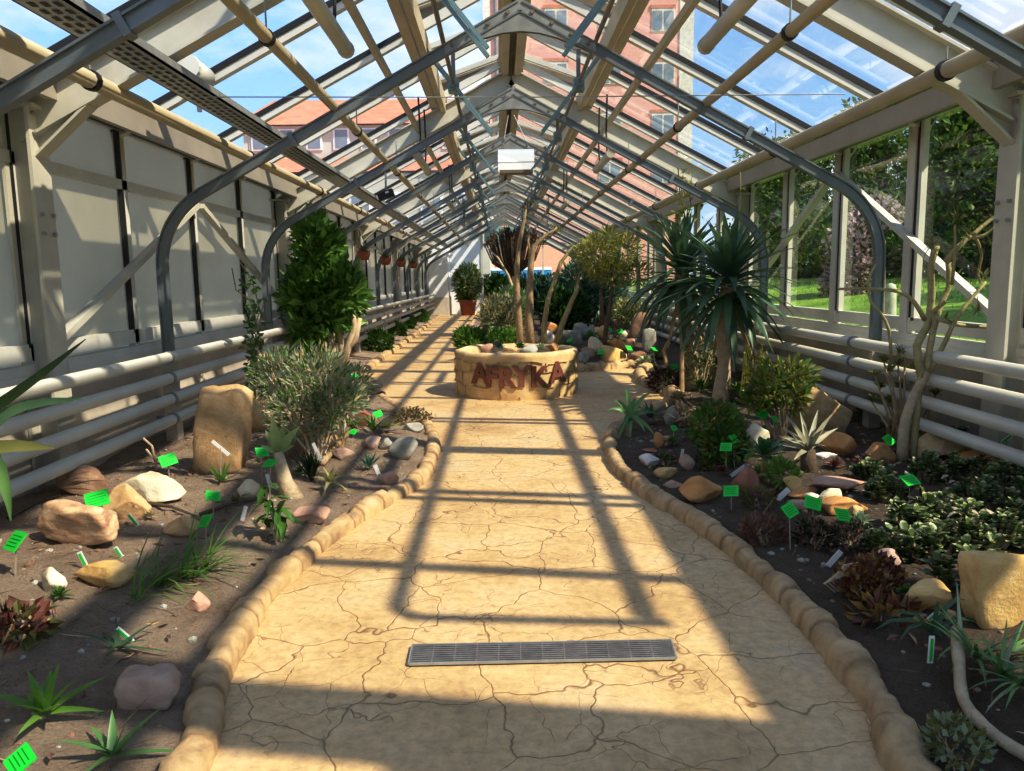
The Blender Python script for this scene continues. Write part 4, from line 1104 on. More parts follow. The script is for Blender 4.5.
# toothed pale plant on a thick stem
g = S(286, 497); c = P(278, 452, g.y)
t = thing('caudex_succulent', tuple(g), 'toothed pale green plant on a thick swollen stem', 'succulent')
mb = MB(); mb.tube([g + V((.05, 0, -.03)), g + V((0, 0, .10)), c], [.075, .05, .03], 10); mb.build('stem', M['bark_pale'], t, smooth=True)
mb = MB()
for dx, dz, L, w in ((-.02, 1, .26, .07), (.55, .7, .24, .06), (-.45, .8, .17, .05), (.2, .9, .2, .05), (.7, .35, .12, .04), (-.7, .4, .12, .04)):
    mb.leaf(c, (dx, rnd.uniform(-.3, .3), dz), L, w, .25, 6, .3, 'lance', up=(.2, -1, .3))
mb.build('leaves', M['aloe'] if False else leafmat('pale_toothed_leaf', (.25, .42, .14), (.38, .52, .22), 5, .25), t, smooth=True)
p = S(331, 492); rosette('yellowed_aloe', 'small yellowed aloe with drooping leaves on bare soil', 'aloe', p + V((0, 0, .07)), 11, .17, .04, -.3, 1.3, .8, M['aloe_y'])
p = S(369, 470); rosette('blue_succulent', 'small blue-grey spiky succulent near the kerb bend', 'succulent', p + V((0, 0, .02)), 22, .16, .022, .3, 1.4, .1, M['bluegreen'], 'sword')
p = S(373, 432); rosette('strap_leaved_tuft', 'tuft of green strap leaves beside the brick-red rock', 'succulent', p, 16, .24, .03, .5, 1.4, .5, M['green'], 'sword')
p = S(386, 432); rosette('speckled_aloe', 'low pale-striped aloe at the kerb bend', 'aloe', p + V((0, 0, .03)), 14, .2, .05, .05, .9, .3, M['aloe_y'])
p = S(400, 424); bush('moss_clump', 'dark matted plant trailing over the kerb bend', 'plant', p, [pxblob(392, 408, 432, 432, p.y + .1)], 900, .035, .02, [M['twig'], M['olive']], group=None)
g = S(312, 482); t = rosette('dark_narrow_plant', 'dark upright plant with narrow leaves under the grey-green bush', 'plant', g, 26, .34, .03, .9, 1.5, .35, M['dark_green'], 'lance')
g = S(275, 540); t = thing('leggy_plant', tuple(g), 'leggy plant with bare bent stems and drooping dark leaves', 'plant')
mb = MB()
for pl in ([(281, 541), (275, 522), (268, 500), (265, 487)], [(277, 541), (272, 525), (280, 508)], [(281, 541), (262, 541), (240, 543)], [(275, 530), (258, 528), (252, 518)]): mb.tube(polyP(pl, g.y), [.012, .010, .008, .006][:len(pl)], 6)
mb.build('stem', M['bark_pale'], t)
mb = MB()
for px, py in ((265, 487), (280, 508), (268, 500), (275, 515), (265, 520), (284, 518)):
    c = P(px, py, g.y)
    for i in range(5): d = rdir(); d.z *= .4; mb.leaf(c, d, .14, .04, 1.1, 4, .2)
mb.build('leaves', M['deep'], t)
# grey-green bush with dry lower stems
g = S(316, 462); dpt = g.y + .1
bl = [pxblob(252, 348, 312, 405, dpt + .25, .3), pxblob(285, 345, 350, 420, dpt + .1, .3), pxblob(310, 375, 366, 430, dpt, .28), pxblob(268, 385, 335, 440, dpt - .05, .25), pxblob(335, 365, 372, 400, dpt + .5, .2)]
bush('grey_green_bush', 'spreading grey-green bush with dry lower stems, left bed', 'shrub', g, bl, 3800, .075, .018, [M['sage'], M['sage'], M['green'], M['straw']], .014, smat=M['bark_pale'], upb=.5)
mb = MB()
t = thing('dry_plant', tuple(S(306, 462)), 'tangle of dry straw stems under the grey-green bush', 'dry plant')
for i in range(170):
    p = S(rnd.uniform(282, 345), rnd.uniform(440, 458)); mb.leaf(p, (rnd.uniform(-.4, .4), rnd.uniform(-.3, .3), 1), rnd.uniform(.12, .38), .010, rnd.uniform(0, .5), 3, .1, 'sword')
mb.build('stem', [M['dry']], t)
# dark shrub tree on the left
g = S(338, 391); d = 10.0
fol = [pxblob(290, 250, 350, 325, d, .5), pxblob(318, 262, 364, 325, d, .45), pxblob(284, 268, 330, 320, d, .45), pxblob(298, 212, 328, 262, d, .35), pxblob(306, 300, 346, 335, d, .5), pxblob(300, 222, 340, 275, d, .5), pxblob(292, 300, 330, 352, d, .5)]
tree('evergreen_shrub', 'tall glossy green shrub on several trunks by the left pipes', [([(338, 392), (334, 355), (328, 330), (322, 300), (316, 250)], (.07, .02)), ([(332, 392), (345, 356), (355, 325), (352, 310)], (.07, .03)), ([(336, 390), (342, 350), (338, 320), (340, 290)], (.05, .02)), ([(338, 360), (356, 338), (360, 318)], (.05, .03)), ([(322, 372), (318, 340), (300, 305), (284, 300)], (.03, .012))], d, fol, (2900, .17, .09, [M['green'], M['deep'], M['bright'], M['green']]), bm_=M['bark_pale'], cat='shrub')
mb = MB()
g = S(257, 425); t = thing('climbing_vine', tuple(g), 'thin climbing vine with sparse dark leaves by the left wall', 'vine')
for pl in ([(257, 425), (256, 370), (252, 335), (260, 310), (252, 280), (240, 262)], [(256, 372), (262, 345), (256, 320), (250, 300), (236, 290), (232, 268)], [(258, 400), (252, 360), (258, 330), (264, 300)]): mb.tube(polyP(pl, g.y + .1), .006, 5)
mb.build('stem', M['bark'], t); mb = MB()
for i in range(190):
    yy = 265 + 120 * rnd.random() ** .6; xx = 255 + rnd.gauss(0, 5) - (10 if yy < 300 else 0) * rnd.random()
    mb.chip(P(xx, yy, g.y + .1 + rnd.uniform(-.1, .1)), rdir(), .075, .04)
mb.build('leaves', M['deep'], t)
# reddish succulents and others low on the left
p = S(18, 645); bush('red_succulent', 'low succulent with red and green round leaves at the left edge', 'succulent', p, [pxblob(-6, 612, 44, 640, p.y + .05, .1)], 130, .07, .055, [M['maroon'], M['olive'], M['red'] if 'red' in M else M['maroon']])
for px, py, nm in ((425, 322, 'far along the left path edge'), (402, 336, 'midway along the left path edge'), (384, 352, 'beside the left path, nearest of the row'), (412, 328, 'third along the left path edge')):
    p = S(px - 8, py); w = 8 if px > 390 else 13
    bush('green_clump', 'low green clump ' + nm, 'plant', p, [pxblob(px - 5 - w, py - w * 1.5, px - 5 + w, py + 1, p.y + .2, .2)], 700, .13, .05, [M['green'], M['deep']], group='clumps along the left path')
g = S(157, 470); t = thing('dry_twig', tuple(g), 'small bare branching twig behind the wide white rock', 'twig'); mb = MB()
for pl in ([(157, 472), (155, 460), (152, 446), (143, 438)], [(156, 462), (150, 454), (146, 449)], [(156, 462), (161, 452)]): mb.tube(polyP(pl, g.y), .008, 5)
mb.build('stem', M['bark_pale'], t)
p = S(222, 482); rosette('sprout', 'small green sprout at the foot of the tall upright stone', 'plant', p, 6, .2, .04, .4, 1.3, .3, M['green'])
mb = MB(); a, b_ = S(322, 466), S(351, 436); mb.tube([a + V((0, 0, .02)), a.lerp(b_, .5) + V((0, 0, .05)), b_ + V((0, 0, .05))], [.03, .028, .022], 7); o = mb.build('fallen_branch', M['bark'], loc=a, smooth=True); tag(o, 'brown fallen branch lying beside the low brownish rock', 'branch')
t = thing('dry_grass', tuple(S(42, 500)), 'wisps of dry grass bent over the dark brown boulder', 'grass tuft'); mb = MB(); p = S(42, 500)
for i in range(12): mb.leaf(p + rv(.02), (.8, rnd.uniform(0, .3), rnd.uniform(.6, 1.1)), rnd.uniform(.3, .5), .008, 1.1, 6, .1, 'sword')
mb.build('leaves', M['straw'], t)
for i, (x0, y0, x1, y1, nm) in enumerate([(200, 516, 262, 500, 'behind the leggy plant'), (150, 505, 195, 518, 'in front of the wide white rock'), (8, 520, 60, 497, 'behind the striped boulder')]):
    a, b_ = S(x0, y0), S(x1, y1); mb = MB(); mb.tube([a + V((0, 0, .01)), a.lerp(b_, .5) + V((0, 0, .03)), b_ + V((0, 0, .015))], [.012, .01, .006], 6)
    o = mb.build('stick', M['bark_dark'], loc=a); tag(o, 'thin dark stick on the soil ' + nm, 'stick', 'sticks on the left bed')
# ---------------------------------------------------------------- right bed
def dracaena(label, base, crown, d, n, L, w, seed, lower=1.):
    t = thing('dracaena', tuple(base), label, 'tree', 'dracaenas by the right pipes')
    mb = MB(); k = 9; pts = [base.lerp(crown, i / k) + V((.03 * math.sin(i * .7), 0, 0)) for i in range(k + 1)]; pts[0].z -= .08
    mb.tube(pts, [.105 - .025 * min(1, i / 3) for i in range(k + 1)], 12); 
    for i, v in enumerate(mb.v): mb.v[i] = v + V((1, 1, 0)) * .008 * math.sin(v.z * 60)
    mb.build('trunk', M['bark_pale'], t, smooth=True)
    mb = MB(); r2 = random.Random(seed)
    for i in range(n):
        a = i * 2.39996; q = i / n; e = 1.3 - 1.75 * q ** .8 + r2.uniform(-.2, .2)
        dd = V((math.cos(a) * math.cos(e), math.sin(a) * math.cos(e), math.sin(e)))
        p = crown + V((0, 0, .12 - .3 * q)) + dd * .05
        mb.leaf(p, dd, L * r2.uniform(.8, 1.1) * (1 if q > .2 else .72), w, (.35 + 1.25 * q) * r2.uniform(.6, 1.2), 8, .22, 'sword')
    mb.build('leaves', M['dracaena'], t, smooth=True)
    mb = MB()
    for i in range(5):
        a = r2.uniform(0, 6.28); dd = V((math.cos(a), math.sin(a), -1.6)); mb.leaf(crown + V((0, 0, -.25)) + dd * .05, dd, L * .7, w * .7, .8, 5, .2, 'sword')
    mb.build('dead_leaves', M['dry'], t, smooth=True)
    return t
g = S(719, 404); c = P(729, 283, g.y); dracaena('front dracaena with pale trunk and drooping sword leaves', g, c, g.y, 115, .86, .09, 1)
g = S(692, 388); c = P(682, 273, g.y); dracaena('rear dracaena, left of the front one and partly hidden by it', g, c, g.y, 105, .95, .09, 2)
g = S(604, 358); d = g.y + .3
tree('feathery_tree', 'slim dark-trunked tree with a feathery yellow-green crown on the rock pile', [([(603, 360), (606, 330), (610, 305), (613, 280), (612, 262)], (.05, .025)), ([(613, 285), (598, 262), (590, 250)], (.02, .008)), ([(613, 283), (628, 265), (636, 248)], (.02, .008))], d,
     [pxblob(578, 236, 612, 275, d, .5), pxblob(606, 234, 640, 270, d, .5), pxblob(590, 255, 632, 287, d, .5), pxblob(620, 262, 652, 284, d, .4), pxblob(573, 246, 592, 262, d, .3), pxblob(600, 228, 618, 252, d, .3)], (2300, .14, .024, [M['yellowgreen'], M['yellowgreen'], M['olive']]), bm_=M['bark_dark'])
g = S(628, 436); c = P(630, 416, g.y)
t = thing('kerb_aloe', tuple(g), 'large spiky green aloe leaning over the right kerb', 'aloe'); mb = MB()
for ex, ey, dy in ((626, 388, .05), (608, 410, -.02), (650, 393, .05), (656, 437, -.12), (617, 442, -.15), (630, 439, -.2), (613, 400, .1), (636, 398, .12), (642, 408, .15), (622, 430, -.22), (645, 432, -.2), (660, 415, .2)):
    e = P(ex, ey, g.y + dy); v = e - c; mid = c + v * .5 + V((0, 0, .035)); ribbon(mb, [c, c + v * .25 + V((0, 0, .02)), mid, c + v * .78 + V((0, 0, .025)), e], [.04, .046, .038, .024, .003], .25, (0, -.8, .6))
mb.build('leaves', M['aloe'], t, smooth=True); mb = MB(); mb.tube([g - V((0, 0, .05)), c], [.03, .025], 7); mb.build('stem', M['bark'], t)
p = S(650, 424); rosette('dark_aloe', 'dark shaded aloe right behind the kerbside aloe', 'aloe', p + V((0, 0, .06)), 16, .28, .045, -.05, 1.1, .4, M['dracaena'])
p = S(716, 462); bush('round_bush', 'rounded dense dark green bush in the right bed', 'shrub', p, [pxblob(692, 402, 742, 452, p.y + .15, .25), pxblob(700, 425, 740, 466, p.y, .2), pxblob(718, 430, 750, 464, p.y + .1, .15)], 2400, .06, .034, [M['deep'], M['green'], M['olive']], upb=.5, wig=1.)
p = S(766, 482); c = P(765, 456, p.y); rosette('fleshy_rosette', 'fleshy dark green rosette in front of the cream rock', 'succulent', c, 34, .17, .05, -.3, 1.4, .05, M['rosette'], 'paddle', root=(.16, .025, M['bark']), base=p)
p = S(783, 488); bush('bright_succulent', 'small bright green succulent below the fleshy rosette', 'succulent', p, [pxblob(769, 462, 797, 486, p.y, .1)], 260, .06, .022, [M['bright'], M['green']], upb=.6)
p = S(809, 472); c = P(808, 450, p.y)
t = thing('grey_agave', tuple(p), 'spiky grey agave on a short brown trunk', 'agave'); mb = MB()
for ex, ey, dy in ((785, 414, .0), (832, 414, .05), (782, 428, -.1), (794, 460, -.2), (803, 424, -.1), (812, 430, -.15), (822, 430, -.1), (838, 428, .1), (790, 440, -.2), (826, 446, -.2), (800, 412, .15), (818, 410, .2), (778, 436, .1), (772, 445, -.05)):
    e = P(ex, ey, p.y + dy); v = e - c; ribbon(mb, [c, c + v * .3 + V((0, 0, .015)), c + v * .65 + V((0, 0, .015)), e], [.03, .04, .028, .003], .25, (0, -.8, .6))
mb.build('leaves', M['agave'], t, smooth=True); mb = MB(); mb.tube([p - V((0, 0, .05)), c], [.06, .05], 9); mb.build('trunk', M['bark_dark'], t, smooth=True)
p = S(782, 440); d = p.y
bush('yellow_green_shrub', 'leafy yellow-green shrub in front of the right pipes', 'shrub', p, [pxblob(750, 366, 790, 410, d + .2, .25), pxblob(772, 360, 814, 392, d + .25, .22), pxblob(745, 385, 778, 412, d + .2, .2), pxblob(775, 380, 805, 412, d + .15, .2)], 1100, .10, .036, [M['olive'], M['yellowgreen'], M['green']], upb=.4, wig=1., shell=.4)
# rosette shrub by the bare tree
p = S(903, 455); d = p.y + .25
t = thing('rosette_shrub', tuple(p), 'small shrub of round green rosettes behind the bare tree', 'shrub'); mb = MB(); st = MB()
for px, py in ((905, 355), (890, 372), (912, 370), (880, 388), (900, 388), (925, 385), (935, 395), (872, 402), (890, 402), (915, 405), (930, 408), (898, 365), (920, 360), (884, 362), (875, 375)):
    c = P(px, py, d + rnd.uniform(-.15, .15)); st.tube([p + V((0, .2, 0)), (p + c) / 2 + rv(.03), c], [.014, .01, .006], 5)
    for i in range(14):
        a = i * 2.4; e = rnd.uniform(.1, 1.3); mb.leaf(c, (math.cos(a) * math.cos(e), math.sin(a) * math.cos(e), math.sin(e)), .07, .04, .2, 3, .2, 'paddle')
    mb.build('rosette', M['olive'], t, smooth=True); mb = MB()
st.build('stem', M['bark'], t)
# bare branching tree
g = S(907, 462); d = g.y
t = thing('bare_tree', tuple(g), 'bare branching tree with needle tufts before the right column', 'tree')
BR = [([(902, 462), (903, 440), (906, 418), (916, 392), (927, 372)], .035, .026), ([(913, 462), (915, 430), (918, 398), (922, 368)], .022, .018),
      ([(922, 378), (917, 345), (927, 327), (932, 294), (931, 266), (937, 246)], .024, .018), ([(926, 374), (933, 332), (942, 302), (949, 287), (948, 258)], .020, .015),
      ([(946, 262), (960, 245), (975, 233), (993, 218), (1019, 208)], .018, .008), ([(930, 372), (947, 338), (957, 317), (972, 298), (986, 282)], .016, .008),
      ([(925, 320), (915, 303), (900, 292), (876, 289), (838, 289)], .014, .007), ([(891, 358), (889, 330), (880, 312), (871, 302), (868, 282), (876, 264)], .010, .006),
      ([(936, 318), (960, 325), (988, 327), (1008, 327)], .014, .007), ([(952, 285), (955, 250), (955, 225)], .010, .006), ([(972, 238), (985, 235), (998, 224)], .012, .006),
      ([(945, 302), (935, 310), (928, 318)], .012, .012), ([(975, 236), (982, 255), (978, 275), (985, 290)], .009, .005)]
for i, (pl, a, b_) in enumerate(BR):
    mb = MB(); dz = rnd.uniform(-.12, .12); pts = [P(q[0], q[1], d + (dz * min(1, j / 2) if i > 1 else 0)) for j, q in enumerate(pl)]; pts = smoothline(pts, .08); k = len(pts)
    mb.tube(pts, [1.25 * (a + (b_ - a) * j / (k - 1)) for j in range(k)], 7); mb.build('trunk' if i < 2 else 'branch', M['bark_olive'] if i not in (0,) else M['bark_pale'], t, smooth=True)
mb = MB()
for px, py, n, L in ((1018, 207, 40, .19), (957, 219, 26, .12), (932, 246, 26, .12), (993, 244, 26, .13), (977, 311, 26, .13), (1006, 325, 26, .11), (984, 276, 18, .10), (899, 352, 30, .10), (968, 232, 14, .1), (1000, 222, 14, .1), (946, 320, 16, .08)):
    c = P(px, py, d)
    for i in range(n): mb.leaf(c + rv(.01), rdir() + V((0, 0, .3)), L * rnd.uniform(.6, 1.1), .009, .3, 3, .2, 'sword')
    mb.build('needle_tuft', M['olive'], t); mb = MB()
# paddle-leaved succulents
def paddle(px, py, h, nst, label):
    g = S(px, py); t = thing('paddle_succulent', tuple(g), label, 'succulent', 'paddle-leaved succulents in the right bed')
    mb = MB(); st = MB(); d = g.y; R_ = h * .75
    for k in range(nst):
        a = rnd.uniform(0, 6.28); rr = R_ * rnd.random() ** .5
        e = g + V((math.cos(a) * rr, math.sin(a) * rr * .8, h * rnd.uniform(.45, 1.0) * (1 - .4 * rr / R_))); st.tube([g.lerp(V((e.x, e.y, g.z)), .6) - V((0, 0, .02)), e], [.014, .010], 5)
        for i in range(20):
            aa = i * 2.4 + rnd.random(); el = rnd.uniform(-.1, 1.35); mb.m = 0
            mb.leaf(e - V((0, 0, rnd.uniform(0, .08))), (math.cos(aa) * math.cos(el), math.sin(aa) * math.cos(el), math.sin(el)), rnd.uniform(.045, .075), rnd.uniform(.032, .048), .1, 5, .3, 'paddle', edge=1)
    mb.build('leaves', [M['paddle'], M['paddle_edge']], t, smooth=True); st.build('stem', M['bark'], t)
for a in [(890, 500, .20, 12, 'dense paddle-leaved clump behind the long orange rock'), (930, 480, .20, 13, 'paddle-leaved clump at the foot of the bare tree'), (942, 450, .26, 9, 'tallest paddle-leaved clump in front of the tan block'),
          (965, 478, .20, 10, 'paddle-leaved clump before the rust-orange block'), (1003, 500, .26, 14, 'paddle-leaved clump at the right edge, tall and pale'), (905, 530, .17, 12, 'low paddle-leaved clump left of the fallen pale leaves'),
          (945, 520, .20, 12, 'paddle-leaved clump in the middle of the mass'), (980, 545, .22, 12, 'paddle-leaved clump behind the golden slab'), (925, 560, .20, 12, 'shaded paddle-leaved clump behind the rounded golden rock'), (960, 585, .22, 11, 'paddle-leaved clump between golden rock and golden slab'), (1016, 540, .2, 8, 'paddle-leaved clump directly above the golden slab'), (872, 480, .15, 9, 'small paddle-leaved clump above the long orange rock'), (1006, 478, .18, 9, 'paddle-leaved clump at the right edge by the pipes'), (985, 512, .22, 11, 'paddle-leaved clump midway to the right edge'), (880, 552, .14, 9, 'low paddle-leaved clump above the brown sedum'), (960, 555, .2, 10, 'dark paddle-leaved clump below the middle of the mass')]: paddle(*a)
t = thing('fallen_leaves', tuple(S(950, 500)), 'pale dead leaves lying among the paddle-leaved succulents', 'dead leaves'); mb = MB()
for i in range(46):
    p = S(rnd.uniform(925, 1000), rnd.uniform(470, 545)); p.z += rnd.uniform(.02, .12); mb.leaf(p, rdir(), rnd.uniform(.05, .10), .032, .5, 3, .3)
mb.build('leaves', mat('pale_dead_leaf', (.46, .38, .30), .8, .25, 6), t); stuff(t)
# low dark plants near the kerb
for px0, py0, px1, py1, mm, nm, n in [(740, 515, 790, 548, ['maroon', 'twig'], 'low maroon crumbly plant beside the right kerb', 700), (795, 520, 835, 552, ['twig', 'dark_green'], 'dark wiry low plant under the middle green tag', 700), (825, 522, 875, 556, ['dark_green', 'twig'], 'dark twiggy plant under the rightmost of three tags', 800), (742, 488, 775, 512, ['olive', 'twig'], 'beady olive plant right of the rust-coloured rock', 500), (655, 455, 675, 470, ['dark_green', 'olive'], 'small mossy plant behind the golden stone', 250), (695, 450, 725, 474, ['dark_green', 'olive'], 'dark low plant in front of the round bush', 400)]:
    p = S((px0 + px1) / 2, py1 - 3); bush('low_plant', nm, 'plant', p, [pxblob(px0, py0, px1, py1, p.y + .1, .15)], n, .03, .016, [M[x] for x in mm], .006, upb=.5)
p = S(868, 598); bush('brown_sedum', 'brown and gold crumbly sedum left of the rounded golden rock', 'succulent', p, [pxblob(838, 560, 888, 604, p.y + .05, .14), pxblob(862, 556, 900, 592, p.y + .1, .12)], 1300, .032, .024, [M['sedum'], M['maroon']], .006, upb=.6)
t = thing('dead_stalk', tuple(S(835, 590)), 'pale dried curled stalks left of the brown sedum', 'dry plant'); mb = MB(); p = S(835, 592)
for i in range(7): mb.tube([p + V((.02 * i, 0, 0)), p + V((-.06 + .012 * i, -.02, .05 + .01 * i)), p + V((.02, -.03, .09 + .008 * i)), p + V((.09, -.02, .085 + .01 * i))], .005, 5)
mb.build('stem', M['dry'] if False else M['bark_pale'], t)
p = S(880, 620); bush('red_tinged_plant', 'flat red-tinged plant below the rounded golden rock', 'succulent', p, [pxblob(852, 604, 925, 632, p.y + .05, .1)], 90, .09, .04, [M['maroon'], M['sedum']], .006, upb=.2)
# strappy aloe and friends at the near right
g = S(990, 690); t = thing('strappy_aloe', tuple(g), 'strappy green aloe with long arching leaves at the near right', 'aloe'); mb = MB()
for bx, by, n in ((975, 672, 14), (1000, 690, 16), (1020, 700, 14), (960, 660, 8), (1010, 665, 10)):
    p = S(bx, by) + V((0, 0, .05))
    for i in range(n):
        a = rnd.uniform(0, 6.28); e = rnd.uniform(.1, 1.2); mb.m = rnd.choice([0, 0, 1, 2]); mb.leaf(p, (math.cos(a) * math.cos(e), math.sin(a) * math.cos(e), math.sin(e)), rnd.uniform(.14, .26), .020, rnd.uniform(.3, 1.2), 6, .25, 'taper')
mb.build('leaves', [M['aloe'], M['dracaena'], M['sage']], t, smooth=True)
t = thing('strappy_aloe', tuple(S(925, 645)), 'dark narrow-leaved aloe below the red-tinged plant', 'aloe'); mb = MB(); p = S(932, 640) + V((0, 0, .03))
for ex, ey in ((875, 630), (890, 618), (900, 640), (940, 605), (965, 600), (985, 628), (948, 665), (935, 670), (962, 650)):
    e = P(ex, ey, p.y + rnd.uniform(-.1, .1)); v = e - p; ribbon(mb, [p, p + v * .4 + V((0, 0, .05)), p + v * .75 + V((0, 0, .04)), e], [.018, .018, .013, .002], .2, (0, -.5, .8))
mb.build('leaves', M['dracaena'], t, smooth=True)
mb = MB(); pts = [S(955, 655) + V((0, 0, .10)), S(958, 685) + V((0, 0, .07)), S(963, 712) + V((0, 0, .04)), S(985, 738) + V((0, 0, .035)), S(1012, 757) + V((0, 0, .03)), S(1040, 772) + V((0, 0, .03))]; pts = smoothline(pts, .05); k = len(pts)
mb.tube(pts, [.020 + .004 * mnoise.noise(p * 9) for p in pts], 9); o = mb.build('bare_branch', M['bark_pale'], loc=pts[0], smooth=True); tag(o, 'bare pale bent branch lying on the soil at the lower right', 'branch')
p = S(955, 770); bush('grey_herb', 'wiry grey-green herb at the bottom right, beside the bare branch', 'herb', p, [pxblob(928, 718, 985, 768, p.y + .05, .1)], 260, .035, .02, [M['sage'], M['olive']], .004, upb=.5)
# plants between the dracaenas and the kerb
p = S(668, 394); bush('purple_clump', 'dark purple low clump inside the notched kerb', 'plant', p, [pxblob(648, 370, 684, 392, p.y + .25, .3)], 600, .07, .03, [M['maroon'], M['dark_green']], .008)
for px, py, r, nm in ((700, 398, 14, 'green star rosette left of the front dracaena trunk'), (738, 402, 15, 'green star rosette right of the front dracaena trunk'), (757, 404, 9, 'small green rosette further right of the dracaena trunk')):
    p = S(px, py); rosette('star_rosette', nm, 'succulent', p + V((0, 0, .1)), 24, r / F * p.y * 1.3, .045, -.1, 1.3, .2, M['green'], 'lance')
p = S(700, 392); d = p.y + .35; bush('variegated_shrub', 'pale small-leaved bushy plant between the two dracaenas', 'shrub', p, [pxblob(684, 335, 714, 362, d, .25), pxblob(684, 355, 716, 386, d, .25)], 1100, .07, .035, [M['olive'], M['sage'], M['straw']])
p = S(678, 404); rosette('pale_succulent', 'cream and yellow rosette cluster at the kerb notch', 'succulent', p + V((0, 0, .05)), 40, .13, .05, 0, 1.2, .2, M['straw'], 'paddle')
t = thing('dead_leaf_heap', tuple(S(684, 424)), 'heap of dry brown leaves behind the round bush', 'dead leaves'); mb = MB()
for i in range(90): mb.leaf(S(rnd.uniform(674, 696), rnd.uniform(416, 428)) + V((0, 0, rnd.uniform(.02, .09))), rdir(), rnd.uniform(.08, .16), .03, .4, 3, .3)
mb.build('leaves', M['dry'], t); stuff(t)
for k, (pl, nm) in enumerate([([(682, 386), (682, 360), (684, 335), (682, 318)], 'dry hanging leaf stalk under the rear dracaena'), ([(668, 372), (664, 350), (672, 335)], 'bent dry stalk left of the dracaenas')]):
    p = S(682, 392) if k == 0 else S(668, 386); mb = MB(); mb.tube([p] + polyP(pl, p.y), [.03, .03, .025, .02, .012][:len(pl) + 1], 6); o = mb.build('dry_stalk', M['dry'], loc=p); tag(o, nm, 'dry stalk')
p = S(752, 408); d = p.y + .3; t = thing('trailing_plant', tuple(p), 'thin yellow-green trailing stems right of the front dracaena', 'plant'); mb = MB()
for i in range(26): x = rnd.uniform(744, 764); a = P(x, rnd.uniform(345, 360), d); mb.tube([a, P(x + rnd.uniform(-4, 4), 375, d), P(x + rnd.uniform(-6, 6), rnd.uniform(385, 400), d)], .006, 4)
for i in range(160): mb.chip(P(rnd.uniform(742, 766), rnd.uniform(345, 400), d), rdir(), .05, .02)
mb.build('stem', M['yellowgreen'], t)
t = thing('climbing_vine', tuple(S(700, 384)), 'slender yellow-green climber rising to the roof behind the rear dracaena', 'vine'); mb = MB(); d = 10.2
mb.tube([S(692, 384)] + polyP([(690, 330), (688, 260), (686, 220), (680, 195), (678, 168)], d), .008, 5); mb.tube(polyP([(686, 225), (691, 205), (688, 180)], d), .006, 4); mb.build('stem', M['olive'], t); mb = MB()
for i in range(90): mb.chip(P(rnd.gauss(683, 5), rnd.uniform(165, 230), d + rnd.uniform(-.1, .1)), rdir(), .09, .03)
mb.build('leaves', M['yellowgreen'], t)
p = P(740, 170, 9.0); mb = MB(); mb.tube([p, P(741, 205, 9), P(740, 300, 9)], .006, 4); o = mb.build('string', M['straw'], loc=p); tag(o, 'thin pale string hanging beside the right-hand frame', 'string')
# ---------------------------------------------------------------- island
BT = 'bare trunks behind the planter'
for k, (trs, nm) in enumerate([([([(521, 352), (519, 320), (517, 290), (517, 265), (520, 240), (524, 220), (527, 203)], (.065, .022))], 'tall straight bare trunk behind the planter, leftmost'),
    ([([(531, 352), (529, 320), (530, 290), (531, 262), (534, 246), (545, 236), (557, 228)], (.085, .02)), ([(531, 262), (528, 240), (530, 225)], (.03, .012))], 'thick bare trunk bending right at its top behind the planter'),
    ([([(544, 350), (544, 325), (548, 300), (554, 282), (561, 262), (572, 248), (592, 238)], (.055, .02))], 'arching bare trunk curving to the right'),
    ([([(555, 350), (562, 325), (571, 303), (577, 290), (579, 275)], (.06, .025))], 'short pale bare trunk slanting right by the rocks')]):
    d = 13.2 + .2 * k; b0 = trs[0][0][0]
    t = tree('slender_tree', nm, trs, d, None, None, BT, M['bark'] if k < 2 else M['bark_olive'])
    t2 = MB(); e = polyP([trs[0][0][-1]], d)[0]
    for i in range(26): t2.leaf(e + rv(.06), rdir(), .14, .025, .4, 3)
    t2.build('leaf_tuft', M['olive'], t)
    g0 = P(b0[0], b0[1], d); mb = MB(); mb.tube([V((g0.x, g0.y, soil(g0.x, g0.y) - .1)), g0], trs[0][1][0], 8); mb.build('trunk_base', M['bark_dark'], t, smooth=True)
d = 20.; g = P(513, 318, d); g.z = soil(g.x, g.y)
t = thing('dragon_tree', tuple(g), 'dark bowl-crowned tree with many upswept branches, far down the aisle', 'tree')
mb = MB(); f = P(514, 276, d); mb.tube([g - V((0, 0, .1)), P(513, 300, d), f], [.13, .12, .14], 9); mb.build('trunk', M['bark_dark'], t, smooth=True)
mb = MB(); lf = MB(); top = P(514, 238, d); RX = 29 / F * d
for i in range(110):
    a = rnd.uniform(0, 6.28); q = rnd.random() ** .5; e = V((top.x + math.cos(a) * RX * q, d + math.sin(a) * RX * q, top.z + .25 * (1 - q * q) - .12 + rnd.uniform(-.1, .1)))
    m = f.lerp(e, .5) + V((math.cos(a) * .18 * q, math.sin(a) * .18 * q, -.05)); mb.tube([f, m, e], [.03, .022, .014], 4)
    for j in range(9): lf.leaf(e, rdir() + V((math.cos(a) * .3, math.sin(a) * .3, .5)), .16, .03, .2, 2)
mb.build('branch', M['bark_dark'], t); lf.build('leaves', leafmat('dark_red_leaf', (.10, .06, .03), (.20, .12, .06), 3, .1), t)
tree('slender_tree', 'thin pale forked branch in front of the bowl-crowned tree', [([(516, 340), (517, 300), (508, 275), (498, 258), (488, 248)], (.05, .015))], 18., None, None, BT, M['bark_pale'])
